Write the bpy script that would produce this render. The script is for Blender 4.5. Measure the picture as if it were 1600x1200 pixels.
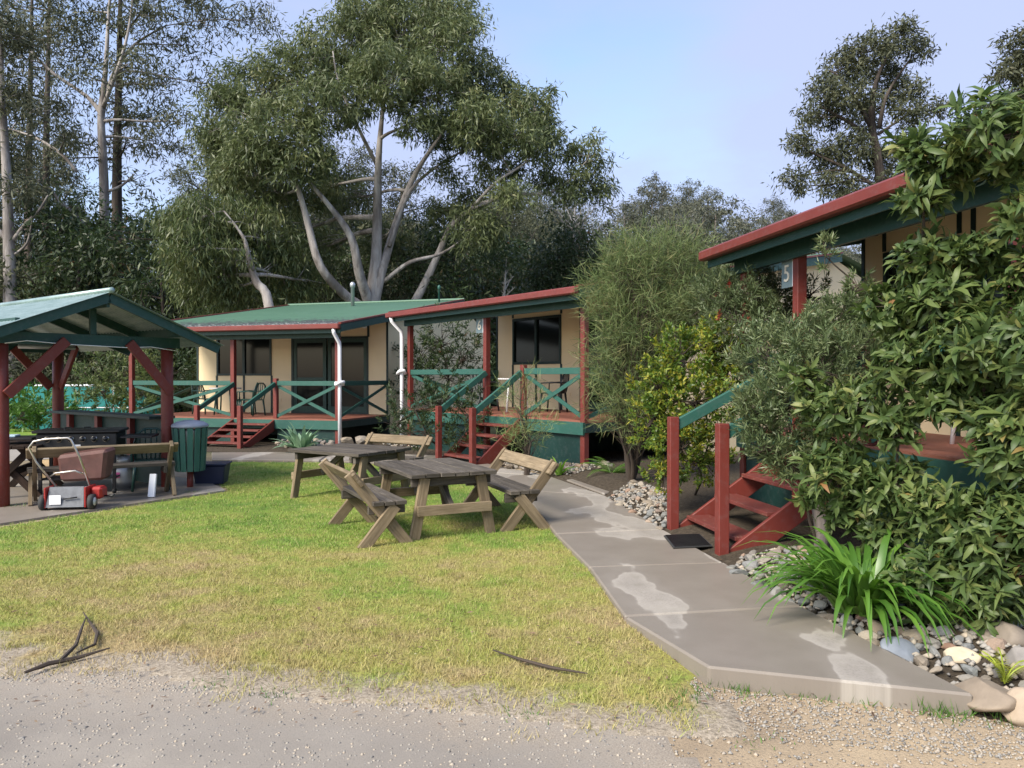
import bpy, bmesh, math, random
import numpy as np
from mathutils import Vector, Matrix
R = math.radians
for o in list(bpy.data.objects): bpy.data.objects.remove(o)
scene = bpy.context.scene
COL = scene.collection
random.seed(7); rng = np.random.default_rng(11)

# ------------------------------------------------------------------ camera
EYE = 1.65; F = 1200.0; PITCH = math.atan(12/1200)
cd = bpy.data.cameras.new('camera'); cam = bpy.data.objects.new('camera', cd); COL.objects.link(cam)
cam.location = (0, 0, EYE); cam.rotation_euler = (R(90)-PITCH, 0, 0)
cd.sensor_width = 36; cd.lens = 27; cd.clip_end = 2000; cd.clip_start = 0.05
scene.camera = cam
scene.render.resolution_x = 1024; scene.render.resolution_y = 768
# ------------------------------------------------------------------ sky + sun
SUN_EL, SUN_AZ = 42, 222          # azimuth the light comes from, clockwise from +Y (behind the camera, to the left)
w = bpy.data.worlds.new('World'); scene.world = w; w.use_nodes = True
nt = w.node_tree; nt.nodes.clear()
def wn(t, **k):
    n = nt.nodes.new(t)
    for a, b in k.items(): setattr(n, a, b)
    return n
sky = wn('ShaderNodeTexSky', sky_type='NISHITA', sun_disc=False)
sky.sun_elevation = R(SUN_EL); sky.sun_rotation = R(SUN_AZ); sky.dust_density = 1.2; sky.ozone_density = 1.6
tc = wn('ShaderNodeTexCoord'); mp = wn('ShaderNodeMapping'); mp.inputs['Scale'].default_value = (1, 1, 2.6)
no = wn('ShaderNodeTexNoise'); no.inputs['Scale'].default_value = 1.5; no.inputs['Detail'].default_value = 7; no.inputs['Roughness'].default_value = .5
rp = wn('ShaderNodeValToRGB'); rp.color_ramp.elements[0].position = .40; rp.color_ramp.elements[1].position = .60
rp.color_ramp.elements[0].color = (.08, .08, .08, 1); rp.color_ramp.elements[1].color = (.9, .9, .9, 1)
mx = wn('ShaderNodeMixRGB'); mx.inputs[2].default_value = (1.85, 2.1, 3.05, 1)
bg = wn('ShaderNodeBackground'); bg.inputs['Strength'].default_value = .15
out = wn('ShaderNodeOutputWorld')
L_ = nt.links.new
L_(tc.outputs['Generated'], mp.inputs[0]); L_(mp.outputs[0], no.inputs['Vector']); L_(no.outputs['Fac'], rp.inputs[0])
L_(rp.outputs[0], mx.inputs[0]); L_(sky.outputs[0], mx.inputs[1]); L_(mx.outputs[0], bg.inputs[0]); L_(bg.outputs[0], out.inputs[0])
sl = bpy.data.lights.new('sun', 'SUN'); sl.energy = 3.1; sl.angle = R(24); sl.color = (1, .93, .8)
so = bpy.data.objects.new('sun', sl); COL.objects.link(so)
sd = Vector((math.sin(R(SUN_AZ))*math.cos(R(SUN_EL)), math.cos(R(SUN_AZ))*math.cos(R(SUN_EL)), math.sin(R(SUN_EL))))
so.rotation_euler = sd.to_track_quat('Z', 'Y').to_euler(); so.location = (-20, -20, 30)
scene.view_settings.view_transform = 'Standard'; scene.view_settings.look = 'None'
scene.view_settings.exposure = 1.12; scene.view_settings.gamma = 1
scene.render.engine = 'CYCLES'

# ------------------------------------------------------------------ helpers
def ray(px, py):
    a = (px-800)/F; b = (600-py)/F
    return Vector((a, math.cos(PITCH)+b*math.sin(PITCH), -math.sin(PITCH)+b*math.cos(PITCH)))
def at(px, py, d):                      # the point seen at a photo pixel, d metres ahead
    r = ray(px, py); return Vector((0, 0, EYE)) + r*(d/r.y)
def gp(px, py, z=0.0):                  # the point of level z seen at a photo pixel
    r = ray(px, py); return Vector((0, 0, EYE)) + r*((z-EYE)/r.z)
def tag(o, label=None, cat=None, group=None, kind=None):
    if label: o['label'] = label
    if cat: o['category'] = cat
    if group: o['group'] = group
    if kind: o['kind'] = kind
    return o
def empty(name, loc=(0, 0, 0), rz=0, label=None, cat=None, group=None):
    o = bpy.data.objects.new(name, None); COL.objects.link(o); o.empty_display_size = .2
    o.location = loc; o.rotation_euler = (0, 0, rz); return tag(o, label, cat, group)
def link(name, me, parent=None, mat=None):
    o = bpy.data.objects.new(name, me); COL.objects.link(o)
    if parent: o.parent = parent
    if mat and not me.materials: me.materials.append(mat)
    return o
def copy_tree(o, parent=None):
    c = o.copy(); COL.objects.link(c); c.parent = parent
    for ch in list(o.children): copy_tree(ch, c)
    return c

class MB:                                # collects faces with a uv along the grain
    def __init__(s): s.v = []; s.f = []; s.uv = []
    def quadbox(s, c8, ln, wd, ht):
        b = len(s.v); s.v += [tuple(c) for c in c8]
        q = [(0,3,2,1,wd,ln,1), (4,5,6,7,ln,wd,0), (0,1,5,4,ln,ht,0), (1,2,6,5,wd,ht,0), (2,3,7,6,ln,ht,0), (3,0,4,7,wd,ht,0)]
        off = random.random()*5
        for i, (a, b2, c, d, u, v, sw) in enumerate(q):
            s.f.append((b+a, b+b2, b+c, b+d))
            if i == 0: s.uv += [(off, 0), (off, wd), (off+ln, wd), (off+ln, 0)]
            else: s.uv += [(off, i), (off+u, i), (off+u, i+v), (off, i+v)]
        return s
    def box(s, x0, x1, y0, y1, z0, z1):   # grain along the longest horizontal side or z
        dx, dy, dz = x1-x0, y1-y0, z1-z0
        if dz >= dx and dz >= dy: return s.beam((x0+dx/2, y0+dy/2, z0), (x0+dx/2, y0+dy/2, z1), dx, dy, (0, 1, 0))
        if dx >= dy: return s.beam((x0, y0+dy/2, z0+dz/2), (x1, y0+dy/2, z0+dz/2), dy, dz)
        return s.beam((x0+dx/2, y0, z0+dz/2), (x0+dx/2, y1, z0+dz/2), dx, dz)
    def beam(s, p, q, wd, ht, up=(0, 0, 1)):  # wd across, ht along up
        p, q = Vector(p), Vector(q); d = q-p; ln = d.length; d.normalize()
        up = Vector(up); sx = d.cross(up)
        if sx.length < 1e-4: sx = d.cross(Vector((0, 1, 0)))
        sx.normalize(); u = sx.cross(d).normalized()
        a, b = sx*wd/2, u*ht/2
        # order: bottom ring p-a, q-a, q+a, p+a ; top ring
        c = [p+a-b, q+a-b, q-a-b, p-a-b, p+a+b, q+a+b, q-a+b, p-a+b]
        return s.quadbox(c, ln, wd, ht)
    def tube(s, pts, rad, n=8, caps=True):
        pts = [Vector(p) for p in pts]; m = len(pts)
        rad = rad if hasattr(rad, '__len__') else [rad]*m
        b0 = len(s.v); ref = None; dist = 0
        for i, p in enumerate(pts):
            d = (pts[min(i+1, m-1)]-pts[max(i-1, 0)]).normalized()
            if ref is None:
                ref = d.cross(Vector((0, 0, 1)) if abs(d.z) < .9 else Vector((1, 0, 0))).normalized()
            else: ref = (ref - d*ref.dot(d)).normalized()
            o = d.cross(ref)
            for k in range(n):
                t = 2*math.pi*k/n; s.v.append(tuple(p+(ref*math.cos(t)+o*math.sin(t))*rad[i]))
        for i in range(m-1):
            ln = (pts[i+1]-pts[i]).length
            for k in range(n):
                k2 = (k+1) % n
                s.f.append((b0+i*n+k, b0+i*n+k2, b0+(i+1)*n+k2, b0+(i+1)*n+k))
                c = 2*math.pi*max(rad[i], .01)/n
                s.uv += [(dist, k*c), (dist, k*c+c), (dist+ln, k*c+c), (dist+ln, k*c)]
            dist += ln
        if caps:
            s.f.append(tuple(b0+k for k in range(n))[::-1]); s.uv += [(0, 0)]*n
            s.f.append(tuple(b0+(m-1)*n+k for k in range(n))); s.uv += [(0, 0)]*n
        return s
    def lathe(s, prof, c=(0, 0, 0), n=20):   # prof: (r, z)
        b0 = len(s.v); c = Vector(c)
        for r, z in prof:
            for k in range(n):
                t = 2*math.pi*k/n; s.v.append((c.x+r*math.cos(t), c.y+r*math.sin(t), c.z+z))
        for i in range(len(prof)-1):
            for k in range(n):
                k2 = (k+1) % n; s.f.append((b0+i*n+k, b0+i*n+k2, b0+(i+1)*n+k2, b0+(i+1)*n+k)); s.uv += [(0, 0)]*4
        s.f.append(tuple(b0+k for k in range(n))[::-1]); s.uv += [(0, 0)]*n
        j = b0+(len(prof)-1)*n; s.f.append(tuple(j+k for k in range(n))); s.uv += [(0, 0)]*n
        return s
    def poly(s, pts, z0, z1):               # a prism over a ground outline (counter-clockwise)
        b = len(s.v); n = len(pts)
        s.v += [(p[0], p[1], z0) for p in pts]+[(p[0], p[1], z1) for p in pts]
        s.f.append(tuple(b+n+i for i in range(n))); s.uv += [(p[0], p[1]) for p in pts]
        s.f.append(tuple(b+i for i in range(n))[::-1]); s.uv += [(0, 0)]*n
        for i in range(n):
            j = (i+1) % n; s.f.append((b+i, b+j, b+n+j, b+n+i)); s.uv += [(0, 0), (1, 0), (1, .1), (0, .1)]
        return s
    def mesh(s, name, mat=None, smooth=False):
        me = bpy.data.meshes.new(name); me.from_pydata(s.v, [], s.f)
        uv = me.uv_layers.new(name='UVMap'); uv.data.foreach_set('uv', [c for p in s.uv for c in p])
        if smooth: me.polygons.foreach_set('use_smooth', [True]*len(me.polygons))
        if mat: me.materials.append(mat)
        me.update(); return me
    def build(s, name, mat, parent=None, smooth=False, bevel=0):
        o = link(name, s.mesh(name, mat, smooth), parent)
        if bevel:
            m = o.modifiers.new('bevel', 'BEVEL'); m.width = bevel; m.segments = 1; m.limit_method = 'ANGLE'
        return o

def np_mesh(name, verts, faces, mat, rnd=None, smooth=False, uv=None):   # faces (m,k) int array, one size
    me = bpy.data.meshes.new(name); verts = np.asarray(verts, np.float32); faces = np.asarray(faces, np.int32)
    m, k = faces.shape
    me.vertices.add(len(verts)); me.vertices.foreach_set('co', verts.ravel())
    me.loops.add(m*k); me.loops.foreach_set('vertex_index', faces.ravel())
    me.polygons.add(m); me.polygons.foreach_set('loop_start', np.arange(0, m*k, k, dtype=np.int32))
    if smooth: me.polygons.foreach_set('use_smooth', np.ones(m, bool))
    if rnd is not None:
        a = me.attributes.new('rnd', 'FLOAT', 'POINT'); a.data.foreach_set('value', np.asarray(rnd, np.float32))
    me.update(calc_edges=True)
    if mat: me.materials.append(mat)
    return me
def unit(a): return a/np.maximum(np.linalg.norm(a, axis=1, keepdims=True), 1e-6)
def leaf_arrays(P, D, N, L, W, simple=True, curl=.15):
    P = np.asarray(P, float); n = len(P); D = unit(np.asarray(D, float)); S = unit(np.cross(D, N)); U = np.cross(S, D)
    L = np.broadcast_to(np.asarray(L, float), (n,))[:, None]; W = np.broadcast_to(np.asarray(W, float), (n,))[:, None]
    if simple:
        V = np.stack([P, P+D*L*.45+S*W/2-U*W*.12, P+D*L-U*L*curl, P+D*L*.45-S*W/2-U*W*.12], 1)
        Fc = np.arange(n*4).reshape(n, 4); return V.reshape(-1, 3), Fc, 4
    a = P+D*L*.32+U*L*curl*.25; b = P+D*L*.68+U*L*curl*.1; t = P+D*L-U*L*curl
    V = np.stack([P, a+S*W*.46+U*W*.12, a, a-S*W*.46+U*W*.12, b+S*W*.4+U*W*.1, b, b-S*W*.4+U*W*.1, t], 1)
    q = np.array([[0,1,2,2],[0,2,3,3],[1,4,5,2],[2,5,6,3],[4,7,5,5],[5,7,6,6]])
    Fc = (np.arange(n)[:, None, None]*8+q[None]).reshape(-1, 4)
    return V.reshape(-1, 3), Fc, 8
def leaf_mesh(name, P, D, N, L, W, mat, simple=True, curl=.15, rnd=None):
    V, Fc, k = leaf_arrays(P, D, N, L, W, simple, curl)
    n = len(P); r = rng.random(n) if rnd is None else rnd
    if simple: return np_mesh(name, V, Fc, mat, np.repeat(r, k))
    # split the padded triangles from the quads
    me = bpy.data.meshes.new(name); tri = Fc[:, 2] == Fc[:, 3]
    tot = np.where(tri, 3, 4); idx = Fc.ravel()[np.stack([np.ones_like(tri), np.ones_like(tri), np.ones_like(tri), ~tri], 1).ravel()]
    me.vertices.add(len(V)); me.vertices.foreach_set('co', V.astype(np.float32).ravel())
    me.loops.add(len(idx)); me.loops.foreach_set('vertex_index', idx.astype(np.int32))
    me.polygons.add(len(tot)); me.polygons.foreach_set('loop_start', np.concatenate([[0], np.cumsum(tot)[:-1]]).astype(np.int32))
    me.polygons.foreach_set('use_smooth', np.ones(len(tot), bool))
    at_ = me.attributes.new('rnd', 'FLOAT', 'POINT'); at_.data.foreach_set('value', np.repeat(r, k).astype(np.float32))
    me.update(calc_edges=True); me.materials.append(mat); return me
def rand_dirs(n): return unit(rng.normal(size=(n, 3)))

# ------------------------------------------------------------------ materials
class NT:
    def __init__(s, name):
        s.m = bpy.data.materials.new(name); s.m.use_nodes = True; s.t = s.m.node_tree; s.t.nodes.clear()
        s.out = s.n('ShaderNodeOutputMaterial'); s.b = s.n('ShaderNodeBsdfPrincipled'); s.l(s.b.outputs[0], s.out.inputs[0])
    def n(s, t, **k):
        x = s.t.nodes.new(t)
        for a, b in k.items():
            if a in x.inputs and not hasattr(type(x), a): x.inputs[a].default_value = b
            else: setattr(x, a, b)
        return x
    def l(s, a, b): s.t.links.new(a, b)
    def noise(s, vec, scale, detail=4, rough=.6):
        x = s.n('ShaderNodeTexNoise'); x.inputs['Scale'].default_value = scale; x.inputs['Detail'].default_value = detail; x.inputs['Roughness'].default_value = rough
        if vec is not None: s.l(vec, x.inputs['Vector'])
        return x.outputs['Fac']
    def ramp(s, fac, stops):
        x = s.n('ShaderNodeValToRGB'); r = x.color_ramp
        while len(r.elements) < len(stops): r.elements.new(.5)
        for e, (p, c) in zip(r.elements, stops): e.position = p; e.color = (*c, 1) if len(c) == 3 else c
        s.l(fac, x.inputs[0]); return x.outputs[0]
    def mix(s, fac, a, b, mode='MIX'):
        x = s.n('ShaderNodeMixRGB', blend_type=mode)
        for i, v in ((0, fac), (1, a), (2, b)):
            if hasattr(v, 'links') or hasattr(v, 'is_linked'): s.l(v, x.inputs[i])
            elif i == 0: x.inputs[0].default_value = v
            else: x.inputs[i].default_value = (*v, 1)
        return x.outputs[0]
    def coord(s, kind='Object', scale=(1, 1, 1)):
        t = s.n('ShaderNodeTexCoord'); m = s.n('ShaderNodeMapping'); m.inputs['Scale'].default_value = scale
        s.l(t.outputs[kind], m.inputs[0]); return m.outputs[0]
    def pos(s, scale=(1, 1, 1)):
        t = s.n('ShaderNodeNewGeometry'); m = s.n('ShaderNodeMapping'); m.inputs['Scale'].default_value = scale
        s.l(t.outputs['Position'], m.inputs[0]); return m.outputs[0]
    def bump(s, h, strength=.3, dist=.01):
        x = s.n('ShaderNodeBump'); x.inputs['Strength'].default_value = strength; x.inputs['Distance'].default_value = dist
        s.l(h, x.inputs['Height']); s.l(x.outputs[0], s.b.inputs['Normal'])
    def col(s, c): s.l(c, s.b.inputs['Base Color'])
    def set(s, rough=.6, metal=0, spec=.4):
        s.b.inputs['Roughness'].default_value = rough; s.b.inputs['Metallic'].default_value = metal; s.b.inputs['Specular IOR Level'].default_value = spec; return s
def sc(c, k): return tuple(min(1, x*k) for x in c)
def paint(name, c, rough=.55, worn=None, amt=.2, streak=True):
    t = NT(name); t.set(rough)
    uv = t.coord('UV', (3, 30, 1)); p = t.pos()
    n1 = t.noise(p, 2.5, 5); n2 = t.noise(uv, 1.0, 6, .7)
    base = t.mix(n1, sc(c, 1-amt*1.6), sc(c, 1+amt))
    if streak: base = t.mix(t.ramp(n2, [(.35, (.0,)*3), (.75, (.5,)*3)]), base, sc(c, .72))
    df_ = t.ramp(t.noise(p, 14, 8, .75), [(.5, (0,)*3), (.72, (.55,)*3)]); base = t.mix(df_, base, tuple(.6*x+.06 for x in c))
    if worn:
        wf = t.ramp(t.noise(t.coord('UV', (2, 14, 1)), 3.0, 8, .75), [(.58, (0,)*3), (.66, (.85,)*3)])
        base = t.mix(wf, base, worn)
    t.col(base); t.bump(n2, .25, .004); return t.m
def wood(name, dark, mid, light, rough=.85):
    t = NT(name); t.set(rough, 0, .2)
    oi = t.n('ShaderNodeObjectInfo'); uvn = t.n('ShaderNodeTexCoord'); add = t.n('ShaderNodeVectorMath', operation='ADD')
    t.l(uvn.outputs['UV'], add.inputs[0]); t.l(oi.outputs['Random'], add.inputs[1])
    m = t.n('ShaderNodeMapping'); m.inputs['Scale'].default_value = (2.5, 60, 1); t.l(add.outputs[0], m.inputs[0])
    m2 = t.n('ShaderNodeMapping'); m2.inputs['Scale'].default_value = (3, 9, 1); t.l(add.outputs[0], m2.inputs[0])
    g = t.noise(m.outputs[0], 1, 8, .65); bl = t.noise(m2.outputs[0], 1.2, 5, .6)
    c = t.ramp(g, [(.25, dark), (.5, mid), (.8, light)])
    c = t.mix(t.ramp(bl, [(.35, (.75,)*3), (.65, (0,)*3)]), c, sc(mid, .55))
    hs = t.n('ShaderNodeHueSaturation'); mr = t.n('ShaderNodeMapRange'); mr.inputs['To Min'].default_value = .72; mr.inputs['To Max'].default_value = 1.2
    t.l(oi.outputs['Random'], mr.inputs[0]); t.l(mr.outputs[0], hs.inputs['Value']); t.l(c, hs.inputs['Color'])
    t.col(hs.outputs[0]); t.bump(g, .6, .006); return t.m
def leafmat(name, stops, rough=.45, trans=.3, spec=.35):
    t = NT(name); t.set(rough, 0, spec)
    a = t.n('ShaderNodeAttribute', attribute_name='rnd'); oi = t.n('ShaderNodeObjectInfo')
    c = t.ramp(a.outputs['Fac'], stops)
    hs = t.n('ShaderNodeHueSaturation'); mr = t.n('ShaderNodeMapRange'); mr.inputs['To Min'].default_value = .8; mr.inputs['To Max'].default_value = 1.2
    t.l(oi.outputs['Random'], mr.inputs[0]); t.l(mr.outputs[0], hs.inputs['Value']); t.l(c, hs.inputs['Color'])
    t.col(hs.outputs[0])
    tr = t.n('ShaderNodeBsdfTranslucent'); ms = t.n('ShaderNodeMixShader'); ms.inputs[0].default_value = trans
    hs2 = t.n('ShaderNodeHueSaturation'); hs2.inputs['Value'].default_value = 1.3; hs2.inputs['Saturation'].default_value = 1.1; t.l(hs.outputs[0], hs2.inputs['Color'])
    t.l(hs2.outputs[0], tr.inputs[0]); t.l(t.b.outputs[0], ms.inputs[1]); t.l(tr.outputs[0], ms.inputs[2]); t.l(ms.outputs[0], t.out.inputs[0])
    return t.m
def plain(name, c, rough=.5, metal=0, spec=.5, amt=.1, scale=8, bump=0):
    t = NT(name); t.set(rough, metal, spec); n = t.noise(t.pos(), scale, 6)
    t.col(t.mix(n, sc(c, 1-amt*2), sc(c, 1+amt*2)))
    if bump: t.bump(n, bump, .01)
    return t.m
M = {}
M['red'] = paint('red_paint', (.165, .031, .023), .5)
M['red_tread'] = paint('red_paint_worn', (.155, .034, .026), .6, worn=(.30, .22, .15))
M['gutter'] = paint('red_gutter_paint', (.17, .034, .026), .45, amt=.2)
M['green'] = paint('green_rail_paint', (.028, .105, .082), .5)
M['beam'] = paint('green_beam_paint', (.017, .06, .048), .5)
M['skirt'] = paint('dark_green_panel', (.006, .034, .029), .55)
M['trim'] = paint('black_green_trim', (.008, .028, .026), .5)
M['cream'] = plain('cream_wall', (.8, .65, .41), .8, amt=.05, scale=1.2)
M['white'] = plain('white_pvc', (.78, .78, .8), .4, amt=.04)
M['deck'] = paint('red_brown_decking', (.27, .1, .065), .65, amt=.15)
M['wood'] = wood('grey_weathered_timber', (.028, .023, .019), (.105, .09, .074), (.22, .19, .155))
M['post_wood'] = wood('tan_weathered_timber', (.09, .065, .04), (.23, .175, .11), (.36, .29, .2))
M['dark_wood'] = wood('dark_brown_timber', (.012, .008, .006), (.035, .022, .016), (.07, .045, .035))
M['black'] = plain('black_enamel', (.012, .012, .014), .4, amt=.2)
M['plastic'] = plain('green_plastic', (.012, .05, .04), .35, amt=.1)
M['dark_plastic'] = plain('dark_plastic', (.016, .018, .02), .4)
M['navy'] = plain('navy_plastic', (.012, .018, .05), .45)
M['steel'] = plain('tube_steel', (.55, .52, .48), .35, 1, amt=.15, scale=14)
M['dark_plate'] = plain('scuffed_grey_plate', (.13, .135, .15), .5, amt=.3, scale=20)
M['galv'] = plain('galvanised_steel', (.45, .46, .47), .5, .8, amt=.15)
M['rust'] = plain('rusty_brown_plastic', (.10, .042, .035), .6, amt=.35, scale=7, bump=.3)
M['mower_red'] = plain('red_enamel', (.32, .022, .02), .4, amt=.15)
M['rubber'] = plain('black_rubber', (.03, .03, .03), .8)
M['tyre_rim'] = plain('pale_wheel_rim', (.6, .6, .6), .5)
M['lid'] = plain('grey_lid', (.22, .25, .32), .45, amt=.15)
M['blue_tray'] = plain('pale_blue_tray', (.45, .6, .72), .4)
M['sign_panel'] = plain('blue_grey_sign', (.16, .22, .24), .6)
M['sign_digit'] = plain('cream_digit', (.75, .68, .55), .5)
M['pink'] = plain('pink_sticker', (.7, .15, .35), .5)
t = NT('window_glass'); t.set(.1, 0, .22); t.b.inputs['Base Color'].default_value = (.008, .011, .012, 1); M['glass'] = t.m
M['curtain'] = plain('grey_curtain', (.16, .15, .14), .9)
t = NT('teal_shade_cloth'); t.set(.8); t.col(t.mix(t.noise(t.pos((1, 1, .3)), 3, 5), (.01, .13, .13), (.03, .26, .25))); M['cloth'] = t.m
# corrugated roof: green with dark lichen and pale flecks near the gutter
t = NT('mossy_green_roof'); t.set(.55, 0, .4); p = t.coord('Object')
sx = t.n('ShaderNodeSeparateXYZ'); t.l(p, sx.inputs[0])
g = t.mix(t.noise(p, 1.2, 5), (.05, .12, .075), (.085, .17, .11))
low = t.n('ShaderNodeMapRange'); low.inputs['From Min'].default_value = -.4; low.inputs['From Max'].default_value = 3.2; low.inputs['To Min'].default_value = .24; low.inputs['To Max'].default_value = -.25
t.l(sx.outputs['Y'], low.inputs[0]); ad = t.n('ShaderNodeMath', operation='ADD'); t.l(low.outputs[0], ad.inputs[0]); t.l(t.noise(p, 5, 8, .7), ad.inputs[1])
g = t.mix(t.ramp(ad.outputs[0], [(.5, (0,)*3), (.62, (1,)*3)]), g, (.045, .05, .05))
ad2 = t.n('ShaderNodeMath', operation='ADD'); t.l(low.outputs[0], ad2.inputs[0]); t.l(t.noise(p, 16, 4, .6), ad2.inputs[1])
g = t.mix(t.ramp(ad2.outputs[0], [(.72, (0,)*3), (.78, (.8,)*3)]), g, (.35, .36, .33)); t.col(g); M['roof'] = t.m
t = NT('pale_green_tin_roof'); t.set(.38, .35, .5); p = t.coord('Object')
t.col(t.mix(t.ramp(t.noise(t.coord('Object', (6, 1, 1)), 2, 8, .7), [(.35, (0,)*3), (.7, (1,)*3)]), (.17, .25, .225), (.34, .43, .41))); M['tin'] = t.m
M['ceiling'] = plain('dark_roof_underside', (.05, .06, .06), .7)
# bark
def bark(name, a, b, c, sc_=(3, 3, .5)):
    t = NT(name); t.set(.8, 0, .2); p = t.coord('Object', sc_); n = t.noise(p, 1.6, 8, .65)
    n2 = t.noise(t.coord('Object', (1, 1, .25)), 1.1, 4, .5); t.col(t.mix(t.ramp(n2, [(.48, (0,)*3), (.6, (.75,)*3)]), t.ramp(n, [(.3, a), (.5, b), (.72, c)]), sc(a, .8))); t.bump(n, .8, .05); return t.m
M['gum_bark'] = bark('pale_gum_bark', (.13, .11, .10), (.33, .3, .28), (.47, .44, .42))
M['grey_bark'] = bark('grey_bark', (.08, .065, .055), (.2, .17, .15), (.34, .3, .28))
M['dark_bark'] = bark('dark_bark', (.03, .024, .02), (.075, .06, .05), (.13, .105, .09), (6, 6, .6))
M['dead'] = bark('bleached_dead_wood', (.2, .18, .16), (.38, .35, .31), (.5, .47, .43))
M['twig'] = plain('brown_twigs', (.05, .036, .026), .85, amt=.25)
# leaves
M['gum_leaf'] = leafmat('gum_leaves', [(0, (.052, .07, .03)), (.5, (.095, .12, .05)), (.85, (.15, .17, .075)), (1, (.21, .2, .09))])
M['weep_leaf'] = leafmat('weeping_gum_leaves', [(0, (.06, .09, .035)), (.5, (.105, .14, .05)), (1, (.19, .2, .08))])
M['far_leaf'] = leafmat('forest_leaves', [(0, (.045, .055, .032)), (.5, (.08, .09, .048)), (1, (.13, .13, .07))], .6, .2)
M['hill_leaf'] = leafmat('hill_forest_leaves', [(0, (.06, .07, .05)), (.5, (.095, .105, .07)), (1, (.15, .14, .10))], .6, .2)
M['brown_leaf'] = leafmat('dry_brown_leaves', [(0, (.12, .07, .045)), (.5, (.2, .13, .08)), (1, (.28, .21, .13))], .7, .2)
M['needle'] = leafmat('she_oak_needles', [(0, (.07, .11, .035)), (.5, (.13, .18, .06)), (.85, (.2, .235, .09)), (1, (.27, .24, .11))], .6, .2)
M['lime_leaf'] = leafmat('yellow_green_leaves', [(0, (.05, .10, .02)), (.45, (.11, .18, .03)), (.7, (.24, .27, .04)), (1, (.5, .42, .07))], .35, .3)
M['narrow_leaf'] = leafmat('narrow_green_leaves', [(0, (.065, .10, .04)), (.6, (.13, .17, .075)), (.92, (.21, .24, .11)), (1, (.26, .15, .08))], .4, .25)
M['big_leaf'] = leafmat('glossy_shrub_leaves', [(0, (.035, .065, .02)), (.4, (.08, .13, .038)), (.75, (.15, .2, .06)), (.94, (.25, .26, .085)), (1, (.3, .12, .05))], .45, .3, .3)
M['strap_leaf'] = leafmat('strap_leaves', [(0, (.05, .13, .02)), (1, (.13, .26, .04))], .35, .3, .5)
M['fern_leaf'] = leafmat('fern_fronds', [(0, (.09, .2, .03)), (1, (.2, .34, .06))], .5, .35)
M['lime_frond'] = leafmat('yellow_fronds', [(0, (.3, .36, .04)), (1, (.5, .5, .08))], .5, .35)
M['agave_leaf'] = leafmat('agave_leaves', [(0, (.12, .22, .13)), (1, (.24, .36, .22))], .5, .15)
M['dark_leaf'] = leafmat('dark_shrub_leaves', [(0, (.018, .035, .014)), (.55, (.04, .065, .024)), (.9, (.07, .09, .035)), (1, (.17, .07, .04))], .45, .25)
M['flower'] = leafmat('red_bottlebrush', [(0, (.25, .02, .02)), (1, (.4, .04, .03))], .6, .2)
M['bush_leaf'] = leafmat('bright_bush_leaves', [(0, (.04, .1, .02)), (1, (.11, .2, .045))], .45, .3)
# ground materials
def grass_color(t):
    p = t.pos((1, 1, 0))
    a = t.noise(p, .55, 5, .6); b = t.noise(p, 3.2, 6, .7)
    s = t.n('ShaderNodeSeparateXYZ'); t.l(p, s.inputs[0])
    mr = t.n('ShaderNodeMapRange'); mr.inputs['From Min'].default_value = 4; mr.inputs['From Max'].default_value = 10; mr.inputs['To Min'].default_value = .07; mr.inputs['To Max'].default_value = -.16
    t.l(s.outputs['Y'], mr.inputs[0])
    m1 = t.n('ShaderNodeMath', operation='ADD'); t.l(a, m1.inputs[0]); t.l(mr.outputs[0], m1.inputs[1])
    m2 = t.n('ShaderNodeMath', operation='MULTIPLY'); t.l(b, m2.inputs[0]); m2.inputs[1].default_value = .62
    m3 = t.n('ShaderNodeMath', operation='ADD'); t.l(m1.outputs[0], m3.inputs[0]); t.l(m2.outputs[0], m3.inputs[1])
    return t.ramp(m3.outputs[0], [(.5, (.09, .2, .03)), (.67, (.2, .29, .05)), (.82, (.33, .31, .09)), (.98, (.38, .29, .15))]), b
t = NT('lawn_soil_and_thatch'); t.set(.95, 0, .1); c, b = grass_color(t)
f = t.noise(t.pos(), 60, 4, .7)
t.col(t.mix(t.ramp(f, [(.35, (.8,)*3), (.6, (0,)*3)]), c, (.12, .095, .045))); t.bump(f, .6, .02); 
ea = t.n('ShaderNodeAttribute', attribute_name='edge'); en = t.noise(t.pos((1, 1, 0)), 2.2, 7, .7); em = t.n('ShaderNodeMath', operation='MULTIPLY_ADD'); t.l(en, em.inputs[0]); em.inputs[1].default_value = 1.1; t.l(ea.outputs['Fac'], em.inputs[2])
gf = t.ramp(em.outputs[0], [(.48, (1,)*3), (.66, (0,)*3)]); old = t.b.inputs['Base Color'].links[0].from_socket
gc_ = t.ramp(f, [(.3, (.14, .12, .09)), (.5, (.30, .25, .19)), (.7, (.44, .38, .3))]); t.col(t.mix(gf, old, gc_)); M['lawn'] = t.m
t = NT('grass_blades'); t.set(.6, 0, .2); c, b = grass_color(t)
a = t.n('ShaderNodeAttribute', attribute_name='rnd')
c2 = t.mix(t.ramp(a.outputs['Fac'], [(.0, (.55,)*3), (.4, (0,)*3)]), c, (.12, .2, .03))
c2 = t.mix(t.ramp(a.outputs['Fac'], [(.72, (0,)*3), (.95, (.8,)*3)]), c2, (.46, .38, .19)); t.col(c2); M['blade'] = t.m
t = NT('gravel_dirt'); t.set(.9, 0, .2); p = t.pos((1, 1, 0))
a = t.noise(p, .7, 6, .65); f = t.noise(p, 70, 5, .75)
c = t.ramp(a, [(.34, (.27, .205, .14)), (.5, (.39, .30, .2)), (.66, (.48, .37, .24))])
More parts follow.
